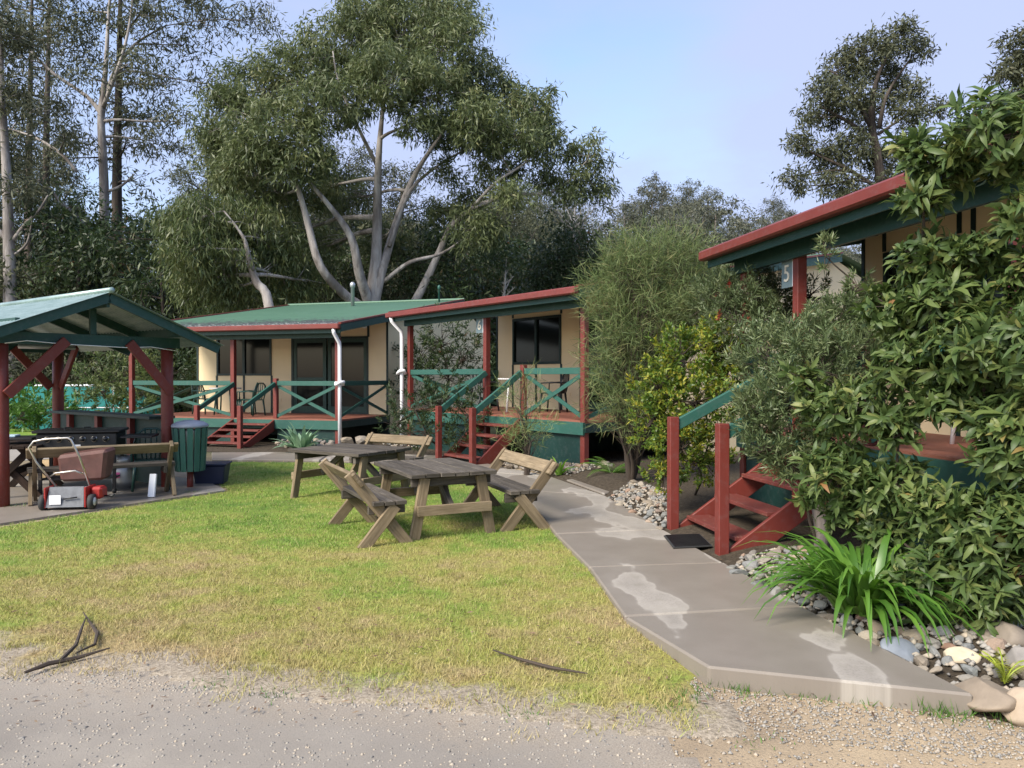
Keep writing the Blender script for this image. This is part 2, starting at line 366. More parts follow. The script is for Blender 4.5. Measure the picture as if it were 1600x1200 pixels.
c = t.mix(t.ramp(f, [(.3, (.75,)*3), (.5, (0,)*3)]), c, (.12, .1, .08)); c = t.mix(t.ramp(f, [(.62, (0,)*3), (.75, (.7,)*3)]), c, (.52, .47, .4))
s = t.n('ShaderNodeSeparateXYZ'); t.l(t.pos(), s.inputs[0])
mr = t.n('ShaderNodeMapRange'); mr.inputs['From Min'].default_value = 13; mr.inputs['From Max'].default_value = 17; t.l(s.outputs['Y'], mr.inputs[0])
c = t.mix(mr.outputs[0], c, (.055, .06, .03))
mr2 = t.n('ShaderNodeMapRange'); mr2.inputs['From Min'].default_value = -5; mr2.inputs['From Max'].default_value = -8; t.l(s.outputs['Y'], mr2.inputs[0]); c = t.mix(mr2.outputs[0], c, (.05, .075, .025)); t.col(c); t.bump(f, .8, .012); M['ground'] = t.m
t = NT('asphalt_road'); t.set(.85, 0, .25); p = t.pos((1, 1, 0)); a = t.noise(p, .8, 6, .6); f = t.noise(p, 110, 4, .8)
c = t.ramp(a, [(.3, (.19, .168, .145)), (.55, (.265, .235, .2)), (.75, (.34, .3, .25))])
c = t.mix(t.ramp(f, [(.3, (.55,)*3), (.48, (0,)*3)]), c, (.11, .1, .095)); c = t.mix(t.ramp(f, [(.66, (0,)*3), (.75, (.6,)*3)]), c, (.5, .47, .43)); t.col(c); t.bump(f, .6, .008); 
ea = t.n('ShaderNodeAttribute', attribute_name='edge'); en = t.noise(t.pos((1, 1, 0)), 1.6, 7, .7); em = t.n('ShaderNodeMath', operation='MULTIPLY_ADD'); t.l(en, em.inputs[0]); em.inputs[1].default_value = 1.2; t.l(ea.outputs['Fac'], em.inputs[2])
gf = t.ramp(em.outputs[0], [(.45, (1,)*3), (.95, (0,)*3)]); old = t.b.inputs['Base Color'].links[0].from_socket
gc_ = t.ramp(f, [(.3, (.15, .125, .1)), (.5, (.31, .26, .205)), (.7, (.45, .39, .31))]); t.col(t.mix(gf, old, gc_)); M['road'] = t.m
def concrete(name, stain):
    t = NT(name); p = t.pos((1, 1, 0)); t.set(.8, 0, .3)
    c = t.ramp(t.noise(p, 1.6, 7, .65), [(.3, (.24, .215, .185)), (.55, (.30, .27, .235)), (.75, (.35, .315, .275))])
    c = t.mix(t.ramp(t.noise(p, 60, 5, .75), [(.3, (.7,)*3), (.52, (0,)*3)]), c, (.17, .15, .125)); c = t.mix(t.ramp(t.noise(p, 6, 8, .7), [(.5, (0,)*3), (.7, (.45,)*3)]), c, (.2, .18, .14))
    if stain:
        mp_ = t.n('ShaderNodeMapping'); mp_.inputs['Rotation'].default_value = (0, 0, R(35)); mp_.inputs['Scale'].default_value = (1.0, .5, 1); mp_.inputs['Location'].default_value = (.37, 0, 0); t.l(p, mp_.inputs[0])
        sn = t.noise(mp_.outputs[0], 1.1, 4, .45)
        wet = t.ramp(sn, [(.43, (0,)*3), (.437, (.8,)*3), (.5, (1,)*3)]); rim = t.ramp(sn, [(.40, (0,)*3), (.428, (.5,)*3), (.434, (0,)*3)])
        c = t.mix(rim, c, (.37, .335, .29)); c = t.mix(wet, c, t.mix(t.noise(p, 3, 6), (.17, .145, .12), (.25, .218, .185)))
        t.l(t.ramp(wet, [(0, (.85,)*3), (1, (.42,)*3)]), t.b.inputs['Roughness'])
    t.col(c); t.bump(t.noise(p, 90, 4, .7), .25, .004); return t.m
M['path'] = concrete('wet_stained_concrete', True); M['slab'] = concrete('damp_concrete', True); M['pale'] = concrete('pale_concrete', False)
t = NT('garden_soil'); t.set(.95, 0, .1); f = t.noise(t.pos(), 25, 7, .75); t.col(t.ramp(f, [(.3, (.03, .024, .018)), (.55, (.085, .068, .05)), (.75, (.16, .13, .095))])); t.bump(f, .9, .03); M['soil'] = t.m
t = NT('sawdust'); t.set(.95, 0, .1); f = t.noise(t.pos(), 30, 6, .75); t.col(t.ramp(f, [(.3, (.3, .2, .1)), (.7, (.55, .4, .22))])); M['sawdust'] = t.m
t = NT('mixed_stone'); t.set(.8, 0, .25); oi = t.n('ShaderNodeObjectInfo')
c = t.ramp(oi.outputs['Random'], [(0, (.15, .165, .17)), (.22, (.25, .255, .25)), (.4, (.23, .185, .14)), (.55, (.33, .27, .2)), (.7, (.18, .2, .2)), (.82, (.3, .16, .1)), (.92, (.42, .36, .28)), (1, (.23, .2, .175))])
n = t.noise(t.coord('Object'), 3.5, 7, .65); c = t.mix(n, t.mix(.55, c, (.08, .07, .06)), t.mix(.12, c, (.5, .46, .4))); t.col(c); t.bump(n, .4, .02); M['stone'] = t.m
# ------------------------------------------------------------------ ground, lawn, path, road
def hgt(x, y):
    def ss(a, b, v):
        t = np.clip((v-a)/(b-a), 0, 1); return t*t*(3-2*t)
    z = -.5*ss(23, 27, y)*(1-ss(-13, -10, x))
    z = z + 5*ss(48, 100, y) + 22*ss(95, 230, y)*ss(-60, 10, x) + 10*ss(95, 230, y)
    return z
xs = np.unique(np.concatenate([np.linspace(-400, -40, 25), np.linspace(-40, 40, 81), np.linspace(40, 400, 25)]))
ys = np.unique(np.concatenate([np.linspace(-60, 40, 81), np.linspace(40, 260, 60), np.linspace(260, 900, 12)]))
X, Y = np.meshgrid(xs, ys); Z = hgt(X, Y)
nx, ny = len(xs), len(ys); ii = np.arange(nx*ny).reshape(ny, nx)
me = np_mesh('ground', np.stack([X.ravel(), Y.ravel(), Z.ravel()], 1), np.stack([ii[:-1, :-1].ravel(), ii[:-1, 1:].ravel(), ii[1:, 1:].ravel(), ii[1:, :-1].ravel()], 1), M['ground'], smooth=True)
tag(link('ground', me), kind='structure')

def sheet(name, pts, z, mat, kind='structure', edge=.0, step=.12):   # an irregular flat sheet
    P = []
    for i, p in enumerate(pts):
        q = pts[(i+1) % len(pts)]; d = Vector((q[0]-p[0], q[1]-p[1])); n = max(1, int(d.length/step)) if edge else 1
        for k in range(n):
            t = k/n; x = p[0]+d.x*t; y = p[1]+d.y*t
            if edge:
                x += edge*(random.random()-.5)*2; y += edge*(random.random()-.5)*2
            P.append((x, y))
    bm = bmesh.new(); vs = [bm.verts.new((x, y, z)) for x, y in P]; f = bm.faces.new(vs)
    bmesh.ops.triangulate(bm, faces=[f]); bmesh.ops.recalc_face_normals(bm, faces=bm.faces)
    for f in bm.faces:
        if f.normal.z < 0: f.normal_flip()
    me = bpy.data.meshes.new(name); bm.to_mesh(me); bm.free()
    o = link(name, me, None, mat); tag(o, kind=kind); return o, P
G = lambda *a, z=0: [tuple(gp(x, y, z)[:2]) for x, y in a]
road_edge = G((-400, 1062), (0, 1062), (200, 1080), (420, 1092), (600, 1110), (760, 1125), (900, 1140), (980, 1172), (1010, 1230))
path_left = [tuple(gp(1105, 1042, .11)[:2])] + G((975, 963), (920, 886), (868, 834), (816, 766), (752, 737), (640, 723), (500, 719), (330, 718), z=.05)
path_right = [tuple(gp(1527, 1086, .11)[:2])] + G((1255, 947), (1132, 879), (1037, 827), (945, 774), (860, 744), (700, 712), (520, 706), (330, 707), z=.05)
lawn_pts = G((-500, 985), (0, 1002), (60, 1028), (180, 1018), (300, 1030), (380, 1052), (450, 1048), (560, 1072), (660, 1070), (760, 1085), (880, 1098), (1000, 1112), (1080, 1118)) \
    + [(.99, 4.4)] + [(p[0]+.02, p[1]) for p in path_left[1:]] + G((300, 722), (352, 768), (150, 800), (0, 824), (-350, 880))
def lawn_sheet(name, poly, front, x0, x1, y0, y1, st=.07, zz=.009, mat=None):
    gx = np.arange(x0, x1, st); gy = np.arange(y0, y1, st); X, Y = np.meshgrid(gx, gy); Q = np.stack([X.ravel(), Y.ravel()], 1)
    x, y = Q[:, 0], Q[:, 1]; c = np.zeros(len(Q), bool); j = len(poly)-1
    for i in range(len(poly)):
        xi, yi = poly[i]; xj, yj = poly[j]; c ^= ((yi > y) != (yj > y)) & (x < (xj-xi)*(y-yi)/((yj-yi) if yj != yi else 1e-9)+xi); j = i
    dist = np.full(len(Q), 9.)
    for a, b in zip(front[:-1], front[1:]):
        a = np.array(a); b = np.array(b); d_ = b-a; t = np.clip(((Q-a)@d_)/(d_@d_), 0, 1); dist = np.minimum(dist, np.linalg.norm(a+t[:, None]*d_-Q, axis=1))
    sd_ = np.where(c, dist, -dist); ok = c | (dist < .45)
    I = np.arange(len(Q)).reshape(len(gy), len(gx)); qd = np.stack([I[:-1, :-1].ravel(), I[:-1, 1:].ravel(), I[1:, 1:].ravel(), I[1:, :-1].ravel()], 1); qd = qd[ok[qd].all(1)]
    u, inv = np.unique(qd, return_inverse=True)
    me = np_mesh(name, np.concatenate([Q[u], np.where(sd_[u] < -.28, -.03, zz)[:, None]], 1), inv.reshape(-1, 4), mat or M['lawn'])
    a_ = me.attributes.new('edge', 'FLOAT', 'POINT'); a_.data.foreach_set('value', np.clip(sd_[u], -1, 1).astype(np.float32))
    return tag(link(name, me), kind='structure')
lawn_sheet('road', road_edge + [(2.5, 0.3), (2.5, -4), (-14, -4), (-14, 3)], road_edge, -11, 2.4, -3.9, 5.2, .09, .004, M['road'])
LP = lawn_pts; lawn = lawn_sheet('lawn', [(p[0]+(.12 if i > 12 and i < 22 else 0), p[1]) for i, p in enumerate(lawn_pts)], lawn_pts[:13], -12, 1.6, 3.3, 17)
# shelter slab and the ground behind it
slab_pts = G((0, 822), (150, 799), (352, 769), (320, 752), (240, 745), (190, 735)) + [(-8.6, 14.1), (-10.4, 12.0), (-7.6, 8.3)]
mb = MB().poly(slab_pts[::-1] if sum((a[0]*b[1]-b[0]*a[1]) for a, b in zip(slab_pts, slab_pts[1:]+slab_pts[:1])) < 0 else slab_pts, -.05, .03)
tag(mb.build('shelter_slab', M['slab']), kind='structure')
sheet('sawdust_patch', G((20, 742), (60, 722), (110, 718), (150, 728), (130, 742), (70, 750)), .036, M['sawdust'], edge=.06)
sheet('service_road', [(-24, 15.0), (-10.2, 14.3), (-8.5, 16.0), (-8.6, 18.2), (-11, 20.0), (-26, 22)], .006, M['pale'], edge=.05)
vg, _ = sheet('verge_grass', [(-26, 22.2), (-11, 20.2), (-10.6, 23.5), (-26, 25)], .008, M['blade'], edge=.1)
# concrete path: slabs with open joints
path = empty('path'); tag(path, kind='structure')
def slab_piece(a, b, c, d, z1=.05, z0=-.08, gap=.012, lift=None):
    q = [Vector((*p, 0)) for p in (a, b, c, d)]; cen = sum(q, Vector())/4
    q = [p+(cen-p).normalized()*gap for p in q]
    area = sum(q[i].x*q[(i+1) % 4].y-q[(i+1) % 4].x*q[i].y for i in range(4))
    if area < 0: q.reverse()
    m_ = MB().poly(q, z0, z1)
    if lift:
        for i, v in enumerate(m_.v):
            if v[2] == z1 and min((Vector(v[:2])-Vector(a)).length, (Vector(v[:2])-Vector(b)).length) < .1: m_.v[i] = (v[0], v[1], lift)
    return m_.build('slab', M['path'], path, bevel=.012)
for i in range(len(path_left)-1):
    a, b, c, d = path_left[i], path_right[i], path_right[i+1], path_left[i+1]
    slab_piece(a, b, c, d, z1=.05+.003*(i % 2), lift=.11 if i == 0 else None)
slab_piece(*G((884, 749), (945, 771), (992, 756), (930, 741), z=.05), z1=.047)
# planting bed between path and cabins
bed = [(p[0]+.0, p[1]) for p in path_right[:6]] + [(-.2, 16.2), (4.5, 16.5), (9, 9), (6.5, 3.2), (2.9, 2.9), (2.62, 3.5)]
n = 46; bx0, bx1, by0, by1 = -1, 9, 2.8, 17
def inside(p, poly):
    x, y = p; c = False; j = len(poly)-1
    for i in range(len(poly)):
        xi, yi = poly[i][:2]; xj, yj = poly[j][:2]
        if (yi > y) != (yj > y) and x < (xj-xi)*(y-yi)/(yj-yi)+xi: c = not c
        j = i
    return c
def edge_dist(p, poly):
    best = 9; P = Vector(p)
    for i in range(len(poly)):
        a = Vector(poly[i][:2]); b = Vector(poly[(i+1) % len(poly)][:2]); d = b-a
        t = max(0, min(1, (P-a).dot(d)/max(d.length_squared, 1e-9))); best = min(best, (a+d*t-P).length)
    return best
def bed_z(x, y): 
    d = edge_dist((x, y), bed); return .0 + .11*min(1, d/.6)
bm = bmesh.new(); vs = [bm.verts.new((p[0], p[1], .008)) for p in bed]; bm.faces.new(vs); bmesh.ops.triangulate(bm, faces=bm.faces[:])
for _ in range(5):
    bmesh.ops.subdivide_edges(bm, edges=[e for e in bm.edges if e.calc_length() > .35], cuts=1, use_grid_fill=False)
    bmesh.ops.triangulate(bm, faces=[f for f in bm.faces if len(f.verts) > 3])
for v in bm.verts: v.co.z = .008+bed_z(v.co.x, v.co.y)
bmesh.ops.recalc_face_normals(bm, faces=bm.faces)
if sum(f.normal.z for f in bm.faces) < 0: bmesh.ops.reverse_faces(bm, faces=bm.faces)
me = bpy.data.meshes.new('garden_bed'); bm.to_mesh(me); bm.free(); tag(link('garden_bed', me, None, M['soil']), kind='structure')
sheet('gravel_strip', [(-10.3, 17.8), (-3.0, 15.6), (-.6, 15.4), (-.2, 17.5), (-3.2, 21.5), (-10.8, 21)], .01, M['soil'], edge=.05)

# ------------------------------------------------------------------ cabins
def xbrace(parent, p0, p1, z0, z1, m):   # an X of two boards between two uprights
    p0, p1 = Vector(p0), Vector(p1)
    d = (p1-p0); nrm = Vector((d.y, -d.x, 0)).normalized()*.012
    MB().beam(p0+nrm+Vector((0, 0, z0)), p1+nrm+Vector((0, 0, z1)), .02, .075).build('brace', m, parent)
    MB().beam(p0-nrm+Vector((0, 0, z1)), p1-nrm+Vector((0, 0, z0)), .02, .075).build('brace', m, parent)
def text_mesh(ch, size, mat, parent, loc, rot):
    c = bpy.data.curves.new('digit', 'FONT'); c.body = ch; c.size = size; c.extrude = .006; c.align_x = 'CENTER'; c.align_y = 'CENTER'
    o = bpy.data.objects.new('digit_tmp', c); COL.objects.link(o)
    dg = bpy.context.evaluated_depsgraph_get(); me = bpy.data.meshes.new_from_object(o.evaluated_get(dg)); bpy.data.objects.remove(o)
    me.materials.clear(); me.materials.append(mat); q = link('digit', me, parent); q.location = loc; q.rotation_euler = rot; return q
SL = math.tan(R(9.3))
def cabin(loc, rz, deck_z, run, label, digit=None, pipe=None, vents=False, W=6.2, VD=2.58):
    c = empty('holiday_cabin', (loc[0], loc[1], 0), rz, label, 'cabin', 'cream cabins with verandas along the path')
    D = deck_z; wx0, wx1, dx0, dx1 = (-5.5, -3.65, -3.0, -.6) if W > 5 else (-W+.45, -W+1.7, -2.4, -.6); wm = (wx0+wx1)/2; dm = dx0+(dx1-dx0)*.46
    MB().box(-W, 0, 0, VD, D-.04, D).build('deck', M['deck'], c)
    MB().box(-W-.01, .012, -.045, -.003, D-.24, D-.025).build('deck_beam', M['green'], c)
    MB().box(-.0, .04, .0, VD, D-.2, D-.043).build('deck_beam', M['trim'], c)
    MB().box(-1.72, -.06, .03, .06, -.05, D-.22).build('skirt_panel', M['skirt'], c)
    MB().box(-W, -3.06, .03, .06, -.05, D-.22).build('skirt_panel', M['skirt'], c)
    MB().box(-W, .0, VD+.02, VD+.06, -.05, D-.05).build('sub_wall', M['trim'], c)
    for x in (-.055, -3.0, -W+.055):                   # veranda posts
        MB().box(x-.055, x+.055, -.003, .107, -.05, D+2.0).build('post', M['red'], c, bevel=.006)
    MB().box(-1.82, -1.72, .0, .1, D, D+.98).build('newel', M['red'], c, bevel=.006)
    # rails with crossed braces
    RZ = D+.86
    for a, b in (((-1.72, .05), (-.11, .05)), ((-W+.11, .05), (-3.055, .05)), ((-.055, .107), (-.055, VD)), ((-W+.055, .107), (-W+.055, VD))):
        MB().beam((*a, RZ), (*b, RZ), .06, .115).build('rail', M['green'], c, bevel=.005)
        xbrace(c, (*a, 0), (*b, 0), D+.06, RZ-.07, M['green'])
    # stairs
    st = []
    for x in (-1.77, -2.95):
        b = MB(); n = (-run, .02); b.v = []; 
        MB().quadbox([Vector((x+.022, -run, .05)), Vector((x+.022, -run+.3, .0)), Vector((x-.022, -run+.3, .0)), Vector((x-.022, -run, .05)),
                      Vector((x+.022, -.05, D-.03)), Vector((x+.022, -.05, D-.30)), Vector((x-.022, -.05, D-.30)), Vector((x-.022, -.05, D-.03))], .1, .1, run*1.2).build('stringer', M['red'], c, bevel=.005)
        MB().box(x-.05, x+.05, -run-.08, -run+.02, -.03, 1.08*D/.885 if D > .8 else .98).build('newel', M['red'], c, bevel=.006)
        top = (x, -run-.0, (1.08*D/.885 if D > .8 else .98)-.09)
        MB().beam(top, (x, .0, RZ-.02), .06, .11).build('stair_rail', M['green'], c, bevel=.005)
    nt_ = 4
    for k in range(nt_):
        f = (k+.62)/(nt_+.35); y = -run+.05+(run-.05)*f; z = .04+(D-.06)*f
        MB().box(-2.925, -1.795, y-.13, y+.13, z-.04, z).build('tread', M['red_tread'], c, bevel=.005)
    # walls
    wt = 2.62; wy = VD
    wall = MB(); wt = min(wt, 2.24+(VD+.36)*SL-.06)
    def panel(x0, x1, z0, z1): wall.box(x0, x1, wy, wy+.1, D+z0, D+z1)
    panel(-W, wx0, 0, wt); panel(wx0, wx1, 0, 1.05); panel(wx0, wx1, 2.18, wt); panel(wx1, dx0, 0, wt); panel(dx0, dx1, 2.12, wt); panel(dx1, 0, 0, wt)
    wall.build('wall', M['cream'], c)
    bk = 10.6
    s = MB(); s.v = [(0, wy+.1, 0), (0, bk, 0), (0, bk, D+2.6), (0, 7.6, D+3.5), (0, wy+.1, D+wt+.05), (-.1, wy+.1, 0), (-.1, bk, 0), (-.1, bk, D+2.6), (-.1, 7.6, D+3.5), (-.1, wy+.1, D+wt+.05)]
    s.f = [(0, 1, 2, 3, 4), (9, 8, 7, 6, 5)]; s.uv = [(0, 0)]*10; s.build('side_wall', M['cream'], c)
    s2 = MB(); s2.v = [(v[0]-W+.1, v[1], v[2]) for v in s.v]; s2.f = s.f; s2.uv = s.uv; s2.build('side_wall', M['cream'], c)
    MB().box(-W, 0, bk, bk+.1, 0, D+2.6).build('rear_wall', M['cream'], c)
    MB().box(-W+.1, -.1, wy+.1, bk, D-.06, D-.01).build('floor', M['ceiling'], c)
    for x, z0, z1 in ((-W+.03, 0, wt), (-.03, -D+.0, wt), (wx0, 0, 1.05), (wm, 0, 1.05), (wx1, 0, 1.05), (dx0, 2.1, wt), (dx1, 2.1, wt), (wx0, 2.2, wt), (wx1, 2.2, wt)):
        MB().box(x-.03, x+.03, wy-.016, wy-.002, D+z0, D+z1).build('cover_batten', M['trim'], c)
    # sliding window
    wn_ = MB(); x0, x1, z0, z1 = wx0, wx1, D+1.05, D+2.18
    for a in ((x0, x1, z0, z0+.06), (x0, x1, z1-.06, z1)): wn_.box(a[0], a[1], wy-.03, wy+.05, a[2], a[3])
    for a in ((x0, x0+.06), (x1-.06, x1), (wm-.04, wm+.04)): wn_.box(a[0], a[1], wy-.027, wy+.05, z0+.06, z1-.06)
    wf = wn_.build('window_frame', M['trim'], c)
    for a in ((x0+.06, wm-.04), (wm+.04, x1-.06)): MB().box(a[0], a[1], wy+.015, wy+.022, z0+.06, z1-.06).build('pane', M['glass'], wf)
    MB().box(wx1-.3, wx1-.07, wy+.12, wy+.14, z0, z1).build('curtain', M['cream'], wf)
    # sliding glass door
    dr = MB(); x0, x1, z0, z1 = dx0, dx1, D+.0, D+2.12
    dr.box(x0, x1, wy-.03, wy+.06, z1-.06, z1); dr.box(x0, x1, wy-.03, wy+.06, z0, z0+.05)
    for a in ((x0, x0+.07), (x1-.05, x1)): dr.box(a[0], a[1], wy-.027, wy+.06, z0+.05, z1-.06)
    df = dr.build('door_frame', M['trim'], c)
    for a in ((dx0+.07, dm, .0), (dm+.04, dx1-.05, .025)):
        lf = MB(); 
        for b in ((a[0], a[0]+.1), (a[1]-.1, a[1])): lf.box(b[0], b[1], wy-.012+a[2], wy+.02+a[2], z0+.05, z1-.06)
        lf.box(a[0]+.1, a[1]-.1, wy-.01+a[2], wy+.02+a[2], z0+.05, z0+.2); lf.box(a[0]+.1, a[1]-.1, wy-.01+a[2], wy+.02+a[2], z1-.16, z1-.06)
        if a[2] == 0: lf.box(a[0]+.1, a[1]-.1, wy-.008, wy+.02, z0+.92, z0+1.0)
        lo = lf.build('door_leaf', M['beam'], df)
        MB().box(a[0]+.1, a[1]-.1, wy+.004+a[2], wy+.01+a[2], z0+.2, z1-.16).build('pane', M['glass'], df)
    cu = MB()
    for k in range(9): cu.box(-.66-.07*k-.055, -.66-.07*k, wy+.075, wy+.09, z0+.06, z1-.08)
    cu.build('curtain', M['curtain'], df)
    MB().box(-3.45, -3.33, wy-.014, wy-.002, D+.32, D+.40).build('vent', M['cream'], c)
    # roof
    zf = D+2.24; x0, x1 = -W-.25, .25; per = .15
    xs_ = np.arange(x0, x1+.001, per/4); wave = np.tile([0, .012, .012, 0], len(xs_)//4+1)[:len(xs_)]
    def sheet_rows(rows):
        V = np.concatenate([np.stack([xs_, np.full_like(xs_, y), z+wave], 1) for y, z in rows]); k = len(xs_)
        I = np.arange(k*len(rows)).reshape(len(rows), k)
        return V, np.stack([I[:-1, :-1].ravel(), I[:-1, 1:].ravel(), I[1:, 1:].ravel(), I[1:, :-1].ravel()], 1)
    V, Fc = sheet_rows([(-.36, zf), (2.5, zf+2.86*SL), (7.6, zf+7.96*SL), (11.2, zf+7.96*SL-3.6*SL*1.2)])
    rf = link('roof', np_mesh('roof', V, Fc, M['roof']), c)
    MB().tube([(x0, 7.6, zf+7.96*SL+.02), (x1, 7.6, zf+7.96*SL+.02)], .05, 8).build('ridge_cap', M['roof'], rf)
    cl = MB(); cl.v = [(x0+.05, -.3, zf-.03), (x1-.05, -.3, zf-.03), (x1-.05, VD+.1, zf-.03+(VD+.4)*SL), (x0+.05, VD+.1, zf-.03+(VD+.4)*SL)]; cl.f = [(3, 2, 1, 0)]; cl.uv = [(0, 0)]*4
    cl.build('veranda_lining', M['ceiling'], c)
    MB().box(x0, x1, -.46, -.34, zf-.115, zf+.01).build('gutter', M['gutter'], c, bevel=.02)
    MB().box(x0+.2, x1-.2, -.06, -.01, D+1.94, D+2.13).build('veranda_beam', M['beam'], c)
    MB().box(x0+.02, x1-.02, -.335, -.31, zf-.2, zf-.02).build('fascia', M['beam'], c)
    for xx in (x0+.02, x1-.02):
        MB().beam((xx, -.33, zf-.09), (xx, 7.6, zf-.09+7.93*SL), .03, .17).build('barge_board', M['beam'], c)
        MB().beam((xx, -.36, zf+.025), (xx, 7.6, zf+.025+7.96*SL), .08, .04).build('barge_cap', M['gutter'], c)
    for k in range(int(W/.95)+1):
        x = -W+.3+k*.95; MB().beam((x, -.28, zf-.09), (x, VD, zf-.09+(VD+.28)*SL), .045, .1).build('rafter', M['trim'], c)
    if pipe is not None:
        x = pipe; y = -.12
        MB().tube([(x, -.4, zf-.1), (x, -.38, zf-.2), (x, y-.02, zf-.42), (x, y, zf-.55), (x, y, D+.86), (x, y, -.03)], .045, 12).build('downpipe', M['white'], c, True)
        MB().tube([(x-.09, y-.02, RZ+.02), (x-.06, y-.08, RZ-.03), (x+.06, y-.08, RZ+.03), (x+.1, y, RZ+.04), (x+.06, y+.06, RZ-.02), (x-.07, y+.06, RZ-.03), (x-.09, y-.02, RZ+.02)], .04, 8).build('pipe_strap', M['white'], c, True)
    if vents:
        MB().lathe([(.06, -.3), (.06, .62), (.085, .63), (.085, .75), (.03, .8)], (-3.1, 6.2, zf+6.5*SL), 12).build('flue', M['galv'], c, True)
        MB().lathe([(.03, -.1), (.03, .42), (.05, .43), (.05, .53), (.01, .57)], (-.35, 6.9, zf+7.2*SL), 10).build('vent_pipe', M['green'], c, True)
        MB().lathe([(.05, 0), (.06, .06), (.02, .1)], (-.02, 1.3, D+2.25), 10).build('spot_lamp', M['white'], c, True)
    if digit:
        x = -3.0-.055-.17; z = D+1.82
        pl = MB().box(x-.12, x+.12, .03, .05, z-.17, z+.13).build('number_plate', M['sign_panel'], c)
        fr = MB().box(x-.13, x+.15, .02, .055, z+.132, z+.152).box(x+.122, x+.15, .022, .053, z-.17, z+.13).build('plate_frame', M['white'], pl)
        text_mesh(digit, .27, M['sign_digit'], pl, (x, .026, z-.02), (R(90), 0, 0))
    return c
c1 = cabin((-4.1, 18.2), R(-17.5), .62, 1.3, 'cabin with mossy green roof and white downpipe, green plastic chairs on its deck', None, .09, True)
c2 = cabin((1.235, 13.1), R(-53.4), .885, 1.08, 'cabin numbered 6 with a white table on its deck, behind the picnic tables', '6', -6.25)
c3 = cabin((3.626, 5.486), R(-80.1), 1.0, 1.4, 'cabin numbered 5, mostly hidden by leafy shrubs, black doormat at its steps', '5', W=4.3, VD=1.7)
def on_deck(c, x, y, z): return c.matrix_basis @ Vector((x, y, z))
# ------------------------------------------------------------------ deck furniture
def chair_proto(mat):
    c = empty('plastic_chair')
    MB().poly([(-.21, -.2), (.21, -.2), (.23, .2), (-.23, .2)], .40, .425).build('seat', mat, c, bevel=.01)
    for x, y in ((-.2, -.19), (.2, -.19), (-.2, .19), (.2, .19)):
        MB().tube([(x*1.18, y*1.2, 0), (x, y, .41)], [.018, .024], 8).build('leg', mat, c, True)
    arch = [(-.21, .2, .42), (-.225, .25, .62), (-.18, .28, .78), (-.08, .3, .85), (.08, .3, .85), (.18, .28, .78), (.225, .25, .62), (.21, .2, .42)]
    b = MB().tube(arch, .016, 8)
    for k in range(5):
        x = -.14+.07*k; b.tube([(x*.8, .2, .42), (x*1.05, .27, .64), (x*1.1, .29, .82 if abs(x) > .1 else .845)], .011, 6)
    b.build('backrest', mat, c, True)
    for s in (-1, 1): MB().tube([(s*.24, -.2, .41), (s*.255, -.19, .62), (s*.255, .05, .64), (s*.225, .25, .63)], .016, 8).build('armrest', mat, c, True)
    return c
def place(o, p, rz, label, cat, group=None):
    o.location = p; o.rotation_euler = (0, 0, rz); return tag(o, label, cat, group)
def round_table(loc, mat, topmat, label, r=.42, h=.72):
    t_ = empty('garden_table', loc, 0, label, 'table')
    MB().lathe([(r-.02, h-.03), (r, h-.02), (r, h), (r-.01, h+.005)], (0, 0, 0), 24).build('table_top', topmat, t_)
    for k in range(4):
        a = math.pi/4+k*math.pi/2; MB().tube([(math.cos(a)*r*.75, math.sin(a)*r*.75, 0), (math.cos(a)*r*.6, math.sin(a)*r*.6, h-.03)], .022, 8).build('leg', mat, t_, True)
    return t_
g0 = chair_proto(M['plastic']); d0 = chair_proto(M['dark_plastic'])
rz1, rz2 = R(-17.5), R(-53.4)
place(g0, on_deck(c1, -3.6, 1.35, .62), rz1-R(60), 'dark green plastic chair on the mossy-roofed cabin deck, right of its table', 'chair', 'plastic chairs on the decks')
k = copy_tree(g0); place(k, on_deck(c1, -3.15, 1.0, .62), rz1-R(95), 'dark green plastic chair on the mossy-roofed cabin deck, nearest the stairs', 'chair', 'plastic chairs on the decks')
k = copy_tree(g0); place(k, on_deck(c1, -4.95, 1.4, .62), rz1+R(85), 'dark green plastic chair on the mossy-roofed cabin deck, left of its table', 'chair', 'plastic chairs on the decks')
round_table(on_deck(c1, -4.25, 1.35, .62), M['plastic'], M['white'], 'small table with pale top on the mossy-roofed cabin deck')
place(d0, on_deck(c2, -4.3, .9, .885), rz2+R(80), 'dark slatted chair left of the white table on the cabin 6 deck', 'chair', 'plastic chairs on the decks')
k = copy_tree(d0); place(k, on_deck(c2, -2.75, 1.6, .885), rz2-R(60), 'dark slatted chair right of the white table on the cabin 6 deck', 'chair', 'plastic chairs on the decks')
round_table(on_deck(c2, -3.5, 1.2, .885), M['white'], M['white'], 'white table on the deck of cabin 6')
round_table(on_deck(c3, -1.5, 1.1, 1.0), M['white'], M['white'], 'white table on the cabin 5 deck, glimpsed through the shrub')
k = copy_tree(d0); place(k, on_deck(c3, -.75, 1.1, 1.0), R(-80.1)-R(70), 'dark slatted chair on the cabin 5 deck, glimpsed through the shrub', 'chair', 'plastic chairs on the decks')
# ribbed doormat
dm = empty('doormat', (0, 0, 0), 0, 'black ribbed doormat on the path at the cabin 5 steps', 'doormat')
q = [gp(*p, .056) for p in ((1037, 838), (1094, 836), (1113, 854), (1052, 857))]
MB().poly([p[:2] for p in q][::-1], .056, .066).build('mat_base', M['rubber'], dm)
for k in range(11):
    t = (k+.5)/11; a = q[0].lerp(q[3], t); b = q[1].lerp(q[2], t); a.z = b.z = .07; MB().beam(a+(b-a)*.04, b-(b-a)*.04, .012, .01).build('rib', M['black'], dm)
